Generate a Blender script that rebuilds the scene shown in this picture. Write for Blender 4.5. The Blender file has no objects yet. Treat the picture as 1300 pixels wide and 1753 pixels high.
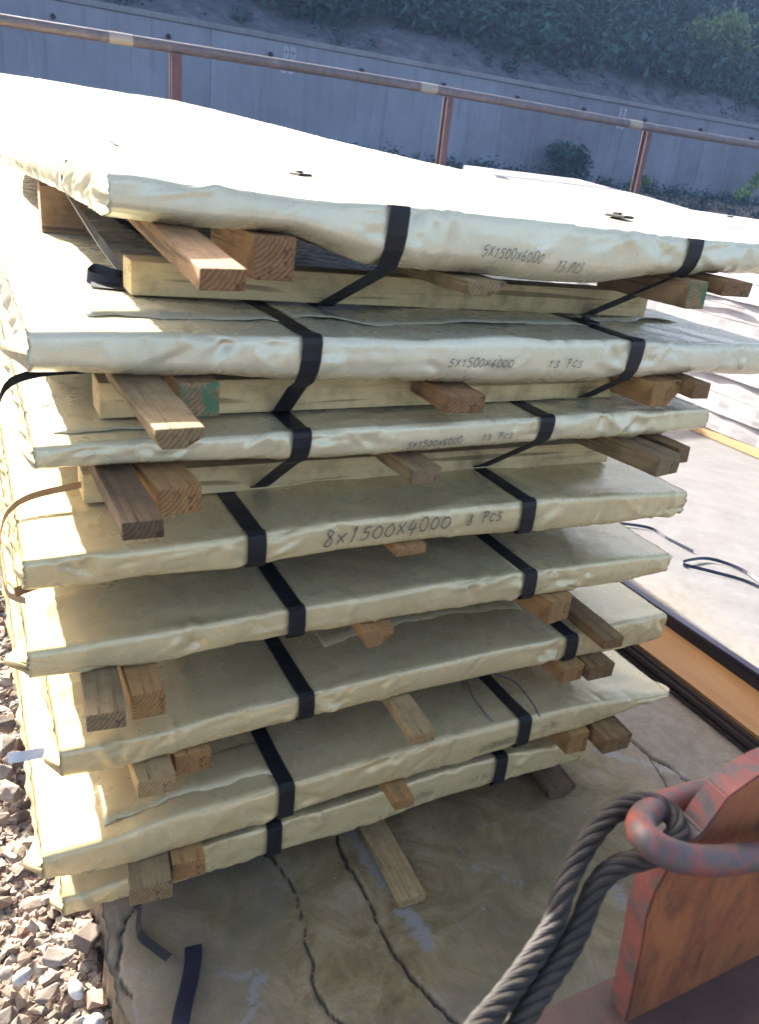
import bpy, bmesh, math, random
import numpy as np
from mathutils import Vector, Matrix, noise as mnoise

# ------------------------------------------------------------------ camera, world, sun, exposure
scene = bpy.context.scene
col = scene.collection
cam_data = bpy.data.cameras.new('camera')
cam = bpy.data.objects.new('camera', cam_data)
col.objects.link(cam)
R3 = Matrix(((0.89061653, 0.09294835, -0.44515481),
             (-0.4421089, 0.40621742, -0.7997044),
             (0.10649843, 0.90903686, 0.40287724)))
cam.matrix_world = Matrix.Translation((0.25878, -1.18723, 1.51389)) @ R3.to_4x4()
cam_data.sensor_fit = 'VERTICAL'
cam_data.sensor_height = 24.0
cam_data.lens = 1343.166 / 1753.0 * 24.0
cam_data.clip_start = 0.05
cam_data.clip_end = 500
cam_data.dof.use_dof = True
cam_data.dof.focus_distance = 1.85
cam_data.dof.aperture_fstop = 5.0
scene.camera = cam

SUN_DIR = Vector((-0.48, 1.95, 1.0)).normalized()       # towards the sun: behind the stack, a little to the left
elev = math.asin(SUN_DIR.z)
azim = math.atan2(SUN_DIR.x, SUN_DIR.y)
world = bpy.data.worlds.new('World')
scene.world = world
world.use_nodes = True
wn = world.node_tree.nodes
sky = wn.new('ShaderNodeTexSky')
sky.sky_type = 'NISHITA'
sky.sun_disc = False
sky.sun_elevation = elev
sky.sun_rotation = azim
sky.air_density = 0.6
sky.dust_density = 5.5
sky.ozone_density = 0.5
bg = wn['Background']
bg.inputs['Strength'].default_value = 0.122
world.node_tree.links.new(sky.outputs[0], bg.inputs[0])
sun_data = bpy.data.lights.new('sun', 'SUN')
sun_data.energy = 5.0
sun_data.angle = math.radians(0.5)
sun_data.color = (1.0, 0.97, 0.92)
sun = bpy.data.objects.new('sun', sun_data)
col.objects.link(sun)
sun.rotation_euler = SUN_DIR.to_track_quat('Z', 'Y').to_euler()
scene.view_settings.view_transform = 'Standard'
scene.view_settings.look = 'None'
scene.view_settings.gamma = 1
scene.view_settings.use_curve_mapping = False
scene.view_settings.exposure = 2.55

rnd = random.Random(7)
rng = np.random.default_rng(11)

# ------------------------------------------------------------------ helpers
def link(o, parent=None):
    col.objects.link(o)
    if parent is not None:
        o.parent = parent
    return o

def tag(o, label=None, cat=None, group=None, kind=None):
    if label: o['label'] = label
    if cat: o['category'] = cat
    if group: o['group'] = group
    if kind: o['kind'] = kind
    return o

def empty(name, loc=(0, 0, 0)):
    o = bpy.data.objects.new(name, None)
    o.location = loc
    o.empty_display_size = 0.1
    return link(o)

def mesh_np(name, verts, faces, mat=None, parent=None, smooth=False, attrs=None):
    """verts (n,3) array; faces (m,k) array of quads or triangles"""
    me = bpy.data.meshes.new(name)
    verts = np.asarray(verts, dtype=np.float32)
    faces = np.asarray(faces, dtype=np.int32)
    n, m, k = len(verts), len(faces), faces.shape[1]
    me.vertices.add(n)
    me.vertices.foreach_set('co', verts.ravel())
    me.loops.add(m * k)
    me.loops.foreach_set('vertex_index', faces.ravel())
    me.polygons.add(m)
    me.polygons.foreach_set('loop_start', np.arange(0, m * k, k, dtype=np.int32))
    me.polygons.foreach_set('use_smooth', np.full(m, smooth, dtype=bool))
    if attrs:
        for an, av in attrs.items():
            a = me.attributes.new(an, 'FLOAT', 'POINT')
            a.data.foreach_set('value', np.asarray(av, dtype=np.float32))
    me.update(calc_edges=True)
    if mat: me.materials.append(mat)
    return link(bpy.data.objects.new(name, me), parent)

def mesh_bm(name, bm, mat=None, parent=None, smooth=False):
    me = bpy.data.meshes.new(name)
    for f in bm.faces: f.smooth = smooth
    bm.normal_update()
    bm.to_mesh(me)
    bm.free()
    if mat: me.materials.append(mat)
    return link(bpy.data.objects.new(name, me), parent)

def grid_faces(nu, nv, base=0, wrap_v=False):
    i, j = np.meshgrid(np.arange(nu - 1), np.arange(nv if wrap_v else nv - 1), indexing='ij')
    j2 = (j + 1) % nv
    return (base + np.stack([i * nv + j, (i + 1) * nv + j, (i + 1) * nv + j2, i * nv + j2], -1)).reshape(-1, 4)

def catmull(pts, n=8):
    P = [Vector(p) for p in pts]
    P = [P[0] * 2 - P[1]] + P + [P[-1] * 2 - P[-2]]
    out = []
    for i in range(1, len(P) - 2):
        a, b, c, d = P[i - 1], P[i], P[i + 1], P[i + 2]
        for k in range(n):
            t = k / n
            out.append(0.5 * ((2 * b) + (c - a) * t + (2 * a - 5 * b + 4 * c - d) * t * t + (3 * b - a - 3 * c + d) * t ** 3))
    out.append(P[-2])
    return out

def ribbon(name, path, width_vec, th, mat, parent=None, twist=None):
    """solid strip: path = list of Vectors, width_vec = full width vector (or list), th = thickness"""
    V, F = [], []
    n = len(path)
    for i, p in enumerate(path):
        t = (path[min(i + 1, n - 1)] - path[max(i - 1, 0)]).normalized()
        w = Vector(width_vec[i] if isinstance(width_vec, list) else width_vec)
        nn = t.cross(w).normalized() * (th / 2)
        V += [p - w / 2 - nn, p + w / 2 - nn, p + w / 2 + nn, p - w / 2 + nn]
    for i in range(n - 1):
        a, b = 4 * i, 4 * i + 4
        for k in range(4):
            F.append((a + k, a + (k + 1) % 4, b + (k + 1) % 4, b + k))
    F.append((3, 2, 1, 0)); e = 4 * (n - 1); F.append((e, e + 1, e + 2, e + 3))
    return mesh_np(name, [tuple(v) for v in V], F, mat, parent)

def tube_arrays(path, radius, sides=10, closed=False):
    """parallel transport tube; radius scalar or list"""
    P = [Vector(p) for p in path]
    n = len(P)
    V = []
    t0 = (P[1] - P[0]).normalized()
    up = Vector((0, 0, 1)) if abs(t0.z) < .9 else Vector((1, 0, 0))
    u = t0.cross(up).normalized()
    for i in range(n):
        t = (P[min(i + 1, n - 1)] - P[max(i - 1, 0)]).normalized()
        u = (u - t * u.dot(t)).normalized()
        v = t.cross(u)
        r = radius[i] if hasattr(radius, '__len__') else radius
        for k in range(sides):
            a = 2 * math.pi * k / sides
            V.append(tuple(P[i] + (u * math.cos(a) + v * math.sin(a)) * r))
    F = grid_faces(n, sides, wrap_v=True)
    return np.array(V), F

def join(parts):
    Vs, Fs, b = [], [], 0
    for v, f in parts:
        Vs.append(v); Fs.append(np.asarray(f) + b); b += len(v)
    return np.concatenate(Vs), np.concatenate(Fs)

def box_bm(sx, sy, sz, bevel=0.003, center=(0, 0, 0), bm=None, cuts=None):
    own = bm is None
    if own: bm = bmesh.new()
    r = bmesh.ops.create_cube(bm, size=1.0)
    for v in r['verts']:
        v.co = Vector((v.co.x * sx + center[0], v.co.y * sy + center[1], v.co.z * sz + center[2]))
    if bevel:
        es = list({e for v in r['verts'] for e in v.link_edges})
        bmesh.ops.bevel(bm, geom=es, offset=bevel, segments=2, affect='EDGES', profile=.6)
    return bm

# ------------------------------------------------------------------ materials
class NT:
    def __init__(self, name):
        self.m = bpy.data.materials.new(name)
        self.m.use_nodes = True
        self.t = self.m.node_tree
        self.b = self.t.nodes['Principled BSDF']
    def n(self, typ, **kw):
        nd = self.t.nodes.new('ShaderNode' + typ)
        for k, v in kw.items():
            if k[0] == '_': setattr(nd, k[1:], v)
        return nd
    def l(self, a, b): self.t.links.new(a, b)
    def coord(self, which='Object', scale=(1, 1, 1), rot=(0, 0, 0)):
        c = self.n('TexCoord'); mp = self.n('Mapping')
        mp.inputs['Scale'].default_value = scale
        mp.inputs['Rotation'].default_value = rot
        self.l(c.outputs[which], mp.inputs[0])
        return mp.outputs[0]
    def noise(self, vec, scale=5, detail=4, rough=.55, dist=0):
        nd = self.n('TexNoise')
        nd.inputs['Scale'].default_value = scale
        nd.inputs['Detail'].default_value = detail
        nd.inputs['Roughness'].default_value = rough
        nd.inputs['Distortion'].default_value = dist
        if vec is not None: self.l(vec, nd.inputs['Vector'])
        return nd.outputs[0]
    def ramp(self, fac, stops):
        r = self.n('ValToRGB')
        el = r.color_ramp.elements
        el[0].position, el[0].color = stops[0][0], tuple(stops[0][1]) + (1,)
        el[1].position, el[1].color = stops[-1][0], tuple(stops[-1][1]) + (1,)
        for p, c in stops[1:-1]:
            e = el.new(p); e.color = tuple(c) + (1,)
        self.l(fac, r.inputs[0])
        return r.outputs[0]
    def mix(self, fac, a, b, mode='MIX'):
        m = self.n('Mix', _data_type='RGBA', _blend_type=mode)
        for s, v in ((0, fac), (6, a), (7, b)):
            if hasattr(v, 'links'): self.l(v, m.inputs[s])
            elif s == 0: m.inputs[0].default_value = v
            else: m.inputs[s].default_value = tuple(v) + (1,)
        return m.outputs[2]
    def math(self, op, a, b=0.0):
        m = self.n('Math', _operation=op)
        for i, v in enumerate((a, b)):
            if hasattr(v, 'links'): self.l(v, m.inputs[i])
            else: m.inputs[i].default_value = v
        return m.outputs[0]
    def thr(self, fac, lo, hi):
        m = self.n('MapRange'); m.clamp = True
        m.inputs[1].default_value = lo; m.inputs[2].default_value = hi
        self.l(fac, m.inputs[0])
        return m.outputs[0]
    def attr(self, name):
        a = self.n('Attribute'); a.attribute_name = name
        return a.outputs['Fac']
    def bump(self, h, strength=.3, dist=.01, chain=None):
        b = self.n('Bump')
        b.inputs['Strength'].default_value = strength
        b.inputs['Distance'].default_value = dist
        self.l(h, b.inputs['Height'])
        if chain is not None: self.l(chain, b.inputs['Normal'])
        return b.outputs[0]
    def out(self, color=None, rough=None, normal=None, metal=None, spec=None):
        for nm, v in (('Base Color', color), ('Roughness', rough), ('Normal', normal), ('Metallic', metal), ('Specular IOR Level', spec)):
            if v is None: continue
            s = self.b.inputs[nm]
            if hasattr(v, 'links'): self.l(v, s)
            else: s.default_value = tuple(v) + (1,) if hasattr(v, '__len__') else v
        return self.m

def paper_mat(name, base, seed):
    t = NT(name)
    c = t.coord('Object')
    c2 = t.coord('Object', rot=(0, 0, seed))
    big = t.noise(c2, 2.2, 3, .6)
    col_ = t.ramp(big, [(.3, [x * .90 for x in base]), (.5, base), (.72, [min(.8, x * 1.1) for x in base])])
    st = t.noise(c2, 9 + seed, 5, .7, .6)
    stain = t.thr(st, .50, .82)
    col_ = t.mix(t.math('MULTIPLY', stain, .5), col_, (base[0] * .66, base[1] * .58, base[2] * .40))
    grime = t.thr(t.noise(t.coord('Object', (1, 4, 4), (0, 0, seed)), 28, 3, .7), .66, .8)
    col_ = t.mix(t.math('MULTIPLY', grime, .3), col_, (.17, .15, .10))
    # woven backing: fine warp lines
    w = t.n('TexWave', _wave_type='BANDS', _bands_direction='X')
    w.inputs['Scale'].default_value = 130
    w.inputs['Distortion'].default_value = 1.2
    t.l(c, w.inputs['Vector'])
    crk = t.noise(t.coord('Object', (1, 1, 1)), 34, 5, .68, .8)
    crk2 = t.noise(c2, 9, 3, .6, 1.4)
    b1 = t.bump(w.outputs[1], .10, .0006)
    b2 = t.bump(crk, .14, .002, b1)
    b3 = t.bump(crk2, .12, .008, b2)
    r = t.ramp(t.noise(c2, 14, 3), [(.3, (.21,) * 3), (.7, (.34,) * 3)])
    m = t.out(col_, r, b3, metal=.24, spec=.55)
    t.b.inputs['Sheen Weight'].default_value = .0
    return m

def wood_mat(name, base, dark, axis='Y', painted=None, rough=.78):
    t = NT(name)
    sc = {'Y': (26, 1.3, 26), 'X': (1.3, 26, 26)}[axis]
    oi = t.n('ObjectInfo')
    add = t.n('VectorMath', _operation='ADD')
    t.l(t.coord('Object', sc), add.inputs[0])
    sc3 = t.n('VectorMath', _operation='SCALE'); sc3.inputs[3].default_value = 40
    cmb = t.n('CombineXYZ')
    for i in range(3): t.l(oi.outputs['Random'], cmb.inputs[i])
    t.l(cmb.outputs[0], sc3.inputs[0]); t.l(sc3.outputs[0], add.inputs[1])
    g = t.noise(add.outputs[0], 1.6, 6, .62, 1.4)
    col_ = t.ramp(g, [(.28, dark), (.46, [(a * .8 + b * .2) for a, b in zip(base, dark)]), (.62, base), (.8, [min(.85, x * 1.18) for x in base])])
    dirt = t.noise(t.coord('Object', (3, 3, 3)), 5, 5, .7)
    col_ = t.mix(t.math('MULTIPLY', t.thr(dirt, .45, .68), .6), col_, [x * .5 for x in dark])
    # end grain: rings on the cut ends
    nrm = t.n('TexCoord'); sp = t.n('SeparateXYZ'); t.l(nrm.outputs['Normal'], sp.inputs[0])
    endf = t.thr(t.math('ABSOLUTE', sp.outputs[1 if axis == 'Y' else 0]), .8, .9)
    rg_ = t.n('TexWave', _wave_type='RINGS', _rings_direction=axis)
    rg_.inputs['Scale'].default_value = 45; rg_.inputs['Distortion'].default_value = 2.2; rg_.inputs['Detail'].default_value = 2
    rg_.inputs['Detail Scale'].default_value = 2
    ad2 = t.n('VectorMath', _operation='ADD'); t.l(t.coord('Object'), ad2.inputs[0])
    cm2 = t.n('CombineXYZ'); t.l(t.math('MULTIPLY', oi.outputs['Random'], .06), cm2.inputs[0]); t.l(t.math('MULTIPLY', oi.outputs['Random'], -.05), cm2.inputs[2])
    t.l(cm2.outputs[0], ad2.inputs[1]); t.l(ad2.outputs[0], rg_.inputs['Vector'])
    endc = t.ramp(rg_.outputs[1], [(.2, [x * .62 for x in dark]), (.8, [(a * .6 + b * .4) * .95 for a, b in zip(base, dark)])])
    endc = t.mix(t.math('MULTIPLY', t.thr(t.noise(t.coord('Object'), 55, 4, .7), .52, .66), .6), endc, [x * .4 for x in dark])
    col_ = t.mix(t.math('MULTIPLY', endf, .6), col_, endc)
    # checks running along the grain
    ck = t.noise(t.coord('Object', (60, 2.0, 60) if axis == 'Y' else (2.0, 60, 60)), 1.2, 2, .5, .3)
    col_ = t.mix(t.math('MULTIPLY', t.thr(ck, .60, .66), .65), col_, [x * .25 for x in dark])
    if painted:
        axis_i = 1 if axis == 'Y' else 0
        sep = t.n('SeparateXYZ'); t.l(t.coord('Object'), sep.inputs[0])
        pn = t.noise(t.coord('Object'), 30, 4, .7, 1)
        edge = t.math('LESS_THAN', sep.outputs[axis_i], .004)
        col_ = t.mix(t.math('MULTIPLY', edge, t.thr(pn, .46, .58)), col_, painted)
    b = t.bump(g, .5, .0022)
    b = t.bump(t.noise(t.coord('Object', sc), 6, 3, .6), .25, .001, b)
    return t.out(col_, rough, b, spec=.25)

def metal_mat(name, stops, scale=20, rough=(.5, .8), metal=0.0, bump=.3, sc=(1, 1, 1), spec=.4, detail=6):
    t = NT(name)
    c = t.coord('Object', sc)
    nz = t.noise(c, scale, detail, .65, .4)
    r = t.ramp(t.noise(c, scale * .7, 3), [(.3, (rough[0],) * 3), (.7, (rough[1],) * 3)])
    return t.out(t.ramp(nz, stops), r, t.bump(nz, bump, .002), metal, spec)

M_paper = [paper_mat('wrapping_paper_%d' % i, b, i * .37 + .2) for i, b in enumerate([
    (.60, .555, .37), (.595, .522, .31), (.605, .49, .25), (.605, .49, .25)])]
M_under = metal_mat('dark_underside', [(.3, (.055, .038, .024)), (.6, (.10, .07, .045)), (.8, (.15, .11, .07))], 6, (.7, .9), 0, .2)  # dark colour that keeps bounced light off the pack tops below
M_pine = wood_mat('pale_pine', (.64, .49, .235), (.48, .34, .15), 'X')
M_pineY = wood_mat('pale_pine_y', (.44, .31, .14), (.27, .17, .07))
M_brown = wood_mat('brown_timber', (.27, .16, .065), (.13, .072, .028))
M_red = wood_mat('red_brown_timber', (.31, .175, .075), (.15, .075, .03))
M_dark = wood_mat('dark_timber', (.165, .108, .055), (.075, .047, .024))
M_orange = wood_mat('orange_timber', (.41, .235, .085), (.20, .105, .035))
M_orangeX = wood_mat('orange_timber_x', (.34, .21, .105), (.19, .11, .05), 'X')
M_grey = wood_mat('weathered_timber', (.30, .21, .10), (.15, .098, .045))
M_green = wood_mat('green_end_timber', (.36, .23, .11), (.18, .11, .055), painted=(.07, .15, .07))
M_strap = metal_mat('black_steel_strap', [(.3, (.008, .008, .008)), (.7, (.018, .017, .017))], 40, (.42, .6), 0, .12, spec=.28)
M_strapblue = metal_mat('blue_black_strap', [(.3, (.006, .007, .016)), (.7, (.012, .015, .035))], 10, (.25, .4), 0, .1, spec=.6)
M_amber = metal_mat('amber_strap', [(.3, (.30, .17, .07)), (.7, (.44, .28, .13))], 18, (.35, .5), 0, .1)
M_grstrap = metal_mat('grey_strap', [(.3, (.42, .42, .41)), (.7, (.58, .57, .55))], 30, (.3, .45), 0, .1)  # lightened to stand in for sunlight on the cross strap
M_seal = metal_mat('strap_seal', [(.3, (.10, .10, .11)), (.7, (.30, .30, .32))], 60, (.25, .4), .6, .1)
M_ink = NT('marker_ink').out((.035, .035, .045), .6)

# ------------------------------------------------------------------ outlines of the eight packs (height of the front edge along its width)
PROF = {
    (1, 't'): [(0.442,1.464),(0.493,1.464),(0.573,1.460),(0.704,1.458),(0.800,1.457),(0.885,1.459),(1.013,1.456),(1.184,1.453),(1.407,1.450),(1.547,1.447),(1.734,1.448)],
    (1, 'b'): [(0.440,1.407),(0.532,1.402),(0.635,1.402),(0.708,1.403),(0.756,1.395),(0.808,1.371),(0.862,1.358),(0.984,1.356),(1.092,1.354),(1.224,1.347),(1.350,1.349),(1.435,1.363),(1.591,1.375),(1.763,1.383)],
    (2, 't'): [(0.328,1.252),(0.408,1.256),(0.530,1.257),(0.637,1.250),(0.764,1.251),(0.926,1.244),(1.106,1.252),(1.255,1.247),(1.450,1.248),(1.633,1.238),(1.814,1.241)],
    (2, 'b'): [(0.328,1.190),(0.445,1.185),(0.621,1.178),(0.740,1.168),(0.938,1.164),(1.125,1.157),(1.337,1.156),(1.491,1.161),(1.659,1.171),(1.849,1.163)],
    (3, 't'): [(0.326,1.079),(0.403,1.084),(0.535,1.084),(0.630,1.082),(0.746,1.085),(0.959,1.086),(1.153,1.089),(1.281,1.089),(1.450,1.092),(1.621,1.089),(1.741,1.085)],
    (3, 'b'): [(0.327,1.035),(0.445,1.035),(0.564,1.032),(0.736,1.022),(0.968,1.021),(1.166,1.023),(1.389,1.025),(1.556,1.022),(1.747,1.032)],
    (4, 't'): [(0.299,0.894),(0.396,0.894),(0.535,0.892),(0.679,0.897),(0.860,0.902),(1.050,0.904),(1.272,0.905),(1.509,0.897),(1.746,0.883)],
    (4, 'b'): [(0.293,0.841),(0.393,0.837),(0.535,0.835),(0.682,0.836),(0.866,0.844),(1.060,0.843),(1.288,0.832),(1.531,0.823),(1.763,0.824)],
    (5, 't'): [(0.294,0.726),(0.388,0.722),(0.536,0.723),(0.642,0.728),(0.766,0.728),(0.903,0.729),(1.077,0.735),(1.317,0.728),(1.561,0.721),(1.746,0.718)],
    (5, 'b'): [(0.273,0.676),(0.386,0.669),(0.515,0.659),(0.644,0.671),(0.770,0.669),(0.910,0.669),(1.088,0.670),(1.332,0.663),(1.580,0.658),(1.759,0.669)],
    (6, 't'): [(0.331,0.506),(0.430,0.504),(0.525,0.498),(0.591,0.512),(0.684,0.512),(0.799,0.520),(1.037,0.524),(1.266,0.530),(1.471,0.525),(1.675,0.534),(1.801,0.532)],
    (6, 'b'): [(0.328,0.451),(0.428,0.439),(0.592,0.451),(0.804,0.463),(1.046,0.463),(1.279,0.462),(1.488,0.462),(1.701,0.453),(1.823,0.458)],
    (7, 't'): [(0.286,0.321),(0.375,0.316),(0.525,0.334),(0.640,0.332),(0.747,0.342),(0.894,0.343),(1.109,0.353),(1.355,0.354),(1.532,0.347),(1.818,0.314)],
    (7, 'b'): [(0.273,0.272),(0.362,0.246),(0.525,0.250),(0.642,0.253),(0.752,0.258),(0.901,0.268),(1.122,0.270),(1.373,0.275),(1.552,0.275),(1.824,0.297)],
    (8, 't'): [(0.317,0.149),(0.420,0.149),(0.597,0.180),(0.776,0.184),(0.932,0.186),(1.162,0.200),(1.351,0.198),(1.602,0.173)],
    (8, 'b'): [(0.319,0.099),(0.419,0.103),(0.598,0.095),(0.781,0.100),(0.942,0.093),(1.176,0.116),(1.369,0.111),(1.631,0.101)],
}

XR = {1: 1.90, 2: 1.87, 3: 1.742, 4: 1.748, 5: 1.748, 6: 1.805, 7: 1.83, 8: 1.66}
Y0 = {1: -.01, 2: -.02, 3: 0., 4: 0., 5: 0., 6: 0., 7: -.05, 8: 0.}
LEN = 6.0
def smooth_profile(k, s):
    p = PROF[(k, s)]
    xs = np.linspace(p[0][0] - .1, XR[k] + .1, 200)
    ys = np.interp(xs, [a for a, b in p], [b for a, b in p])
    pad = np.pad(ys, 5, mode='edge')
    ys = np.convolve(pad, np.ones(11) / 11, mode='valid')
    return xs, ys
SP = {(k, s): smooth_profile(k, s) for k in range(1, 9) for s in 'tb'}
def zt(k, x): return np.interp(x, *SP[(k, 't')])
def zb(k, x): return np.interp(x, *SP[(k, 'b')])

def lift(k, x, y):
    """how far the whole pack rises towards the back (only the topmost one bends)"""
    if k != 1: return np.zeros_like(y * x)
    u = (x - .441) / 1.5
    right = np.interp(y, [0, .17, .5, 1.18, 1.94, 2.5, 3.3, 5.1, 6], [0, .012, .035, .067, .108, .141, .194, .308, .36])
    left = np.interp(y, [0, .5, 1.2, 2.5, 3.4, 5, 6], [0, -.004, -.02, -.045, .05, .26, .37])
    return left * (1 - u) + right * u

WRITING = {
 1: [('5X1500X6000', 1.048, .36, 1.178, .33, .019), ('13 PCS', 1.212, .22, 1.275, .20, .022)],
 2: [('5X1500X6000', 1.006, .47, 1.147, .45, .015), ('13 PCS', 1.228, .45, 1.315, .45, .015)],
 3: [('5X1500X6000', .955, .36, 1.075, .40, .013), ('13 PCS', 1.117, .42, 1.195, .44, .013)],
 4: [('8X1500X4000', .802, .30, 1.078, .45, .028), ('8 PCS', 1.115, .46, 1.205, .55, .024)],
 7: [('6X1500X6000', 1.222, .28, 1.318, .34, .017), ('11 PCS', 1.400, .42, 1.452, .50, .017)],
 8: [('6000', 1.098, .42, 1.148, .42, .016), ('11 PCS', 1.255, .42, 1.325, .42, .016)],
}
CREASES = {}
def make_creases(k, n=150):
    r = np.random.default_rng(100 + k)
    xl, xr = PROF[(k, 't')][0][0], XR[k]
    out = []
    t = .075
    for i in range(n):
        zone = r.random()
        cx = r.uniform(xl, xr)
        if zone < .38:      # front face: few, sharp, often running up and down
            cs = r.uniform(-.01, t + .01); ang = r.choice([r.uniform(-.5, .5), r.uniform(1.1, 2.0)]); L = r.uniform(.02, .12); w = r.uniform(.0045, .013); a = r.normal() * .0024
        elif zone < .60:   # top edge
            cs = t + r.uniform(-.012, .05); ang = r.uniform(-.35, .35); L = r.uniform(.04, .25); w = r.uniform(.005, .018); a = r.normal() * .0015
        else:              # top face
            cs = t + r.uniform(.03, .5); ang = r.uniform(-1.5, 1.5); L = r.uniform(.06, .3); w = r.uniform(.012, .035); a = r.normal() * .0024
        out.append((cx, cs, ang, L, w, a))
    for i in range(80):    # fine sharp crumples
        zone = r.random()
        cs = r.uniform(0, t + .01) if zone < .6 else t + r.uniform(0, .25)
        out.append((r.uniform(xl, xr), cs, r.uniform(-1.5, 1.5), r.uniform(.015, .07), r.uniform(.0035, .007), r.normal() * .0014))
    for j in range(5):      # a few crumpled patches
        px_, ps_ = r.uniform(xl, xr), r.uniform(.01, t)
        for q in range(7):
            out.append((px_ + r.normal() * .025, ps_ + r.normal() * .015, r.uniform(-1.5, 1.5), r.uniform(.02, .05), r.uniform(.004, .009), r.normal() * .0030))
    # creases fanning out from each strap
    for sx in STRAPS[k]:
        for j in range(9):
            out.append((sx + r.choice([-1, 1]) * r.uniform(.02, .07), r.uniform(.0, t), r.uniform(-.7, .7), r.uniform(.03, .07), r.uniform(.004, .010), r.normal() * .0030))
    return np.array(out)

STRAPS = {1: [.885, 1.552], 2: [.748, 1.452], 3: [.75, 1.278], 4: [.678, 1.274], 5: [.765, 1.318], 6: [.80, 1.49], 7: [.75, 1.352], 8: [.75, 1.350]}

def disp(k, x, s):
    """outward displacement of the paper at width x and arc position s (0 = lower front edge)"""
    x, s = np.broadcast_arrays(np.asarray(x, float), np.asarray(s, float))
    d = np.zeros(x.shape)
    for cx, cs, ang, L, w, a in CREASES[k]:
        dx, ds = x - cx, s - cs
        al = dx * math.cos(ang) + ds * math.sin(ang)
        ac = -dx * math.sin(ang) + ds * math.cos(ang)
        m = (np.abs(al) < L) & (np.abs(ac) < w * 3)
        if not m.any(): continue
        win = np.clip(1 - (al[m] / L) ** 2, 0, 1)
        # sharp ridge with a one-sided soft slope behind it
        q = ac[m] / w
        prof_ = np.where(q > 0, np.clip(1 - q * 1.0, 0, 1), np.clip(1 + q / 2.2, 0, 1))
        d[m] += a * win * prof_
    d += .0010 * np.sin(x * 9 + k * 2.1 + s * 13) + .0006 * np.sin(x * 23 + k * 1.3 - s * 30)
    for (_, xa, va, xb, vb, hh) in WRITING.get(k, []):
        d = d * (1 - .75 * np.clip(1.4 - np.abs(x - (xa + xb) / 2) / ((xb - xa) / 2 + .01), 0, 1) * (s < .07))
    for sx in STRAPS[k]:      # the strap pulls the paper in and flattens it
        g_ = np.exp(-((x - sx) / .022) ** 4)
        d = d * (1 - .95 * g_) - .0022 * g_
    return d

def pack_surface(k, x, v):
    """point on the front face: v = 0 bottom, 1 top"""
    b, t = zb(k, x), zt(k, x)
    z = b + (t - b) * v
    y = Y0[k]
    if k <= 3:
        y = y + .035 * np.clip(1 - v / .38, 0, 1) ** 2
    y = y - .004 * np.sin(np.pi * np.clip(v, 0, 1))
    s = v * .075
    return y - disp(k, x, s), z

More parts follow.
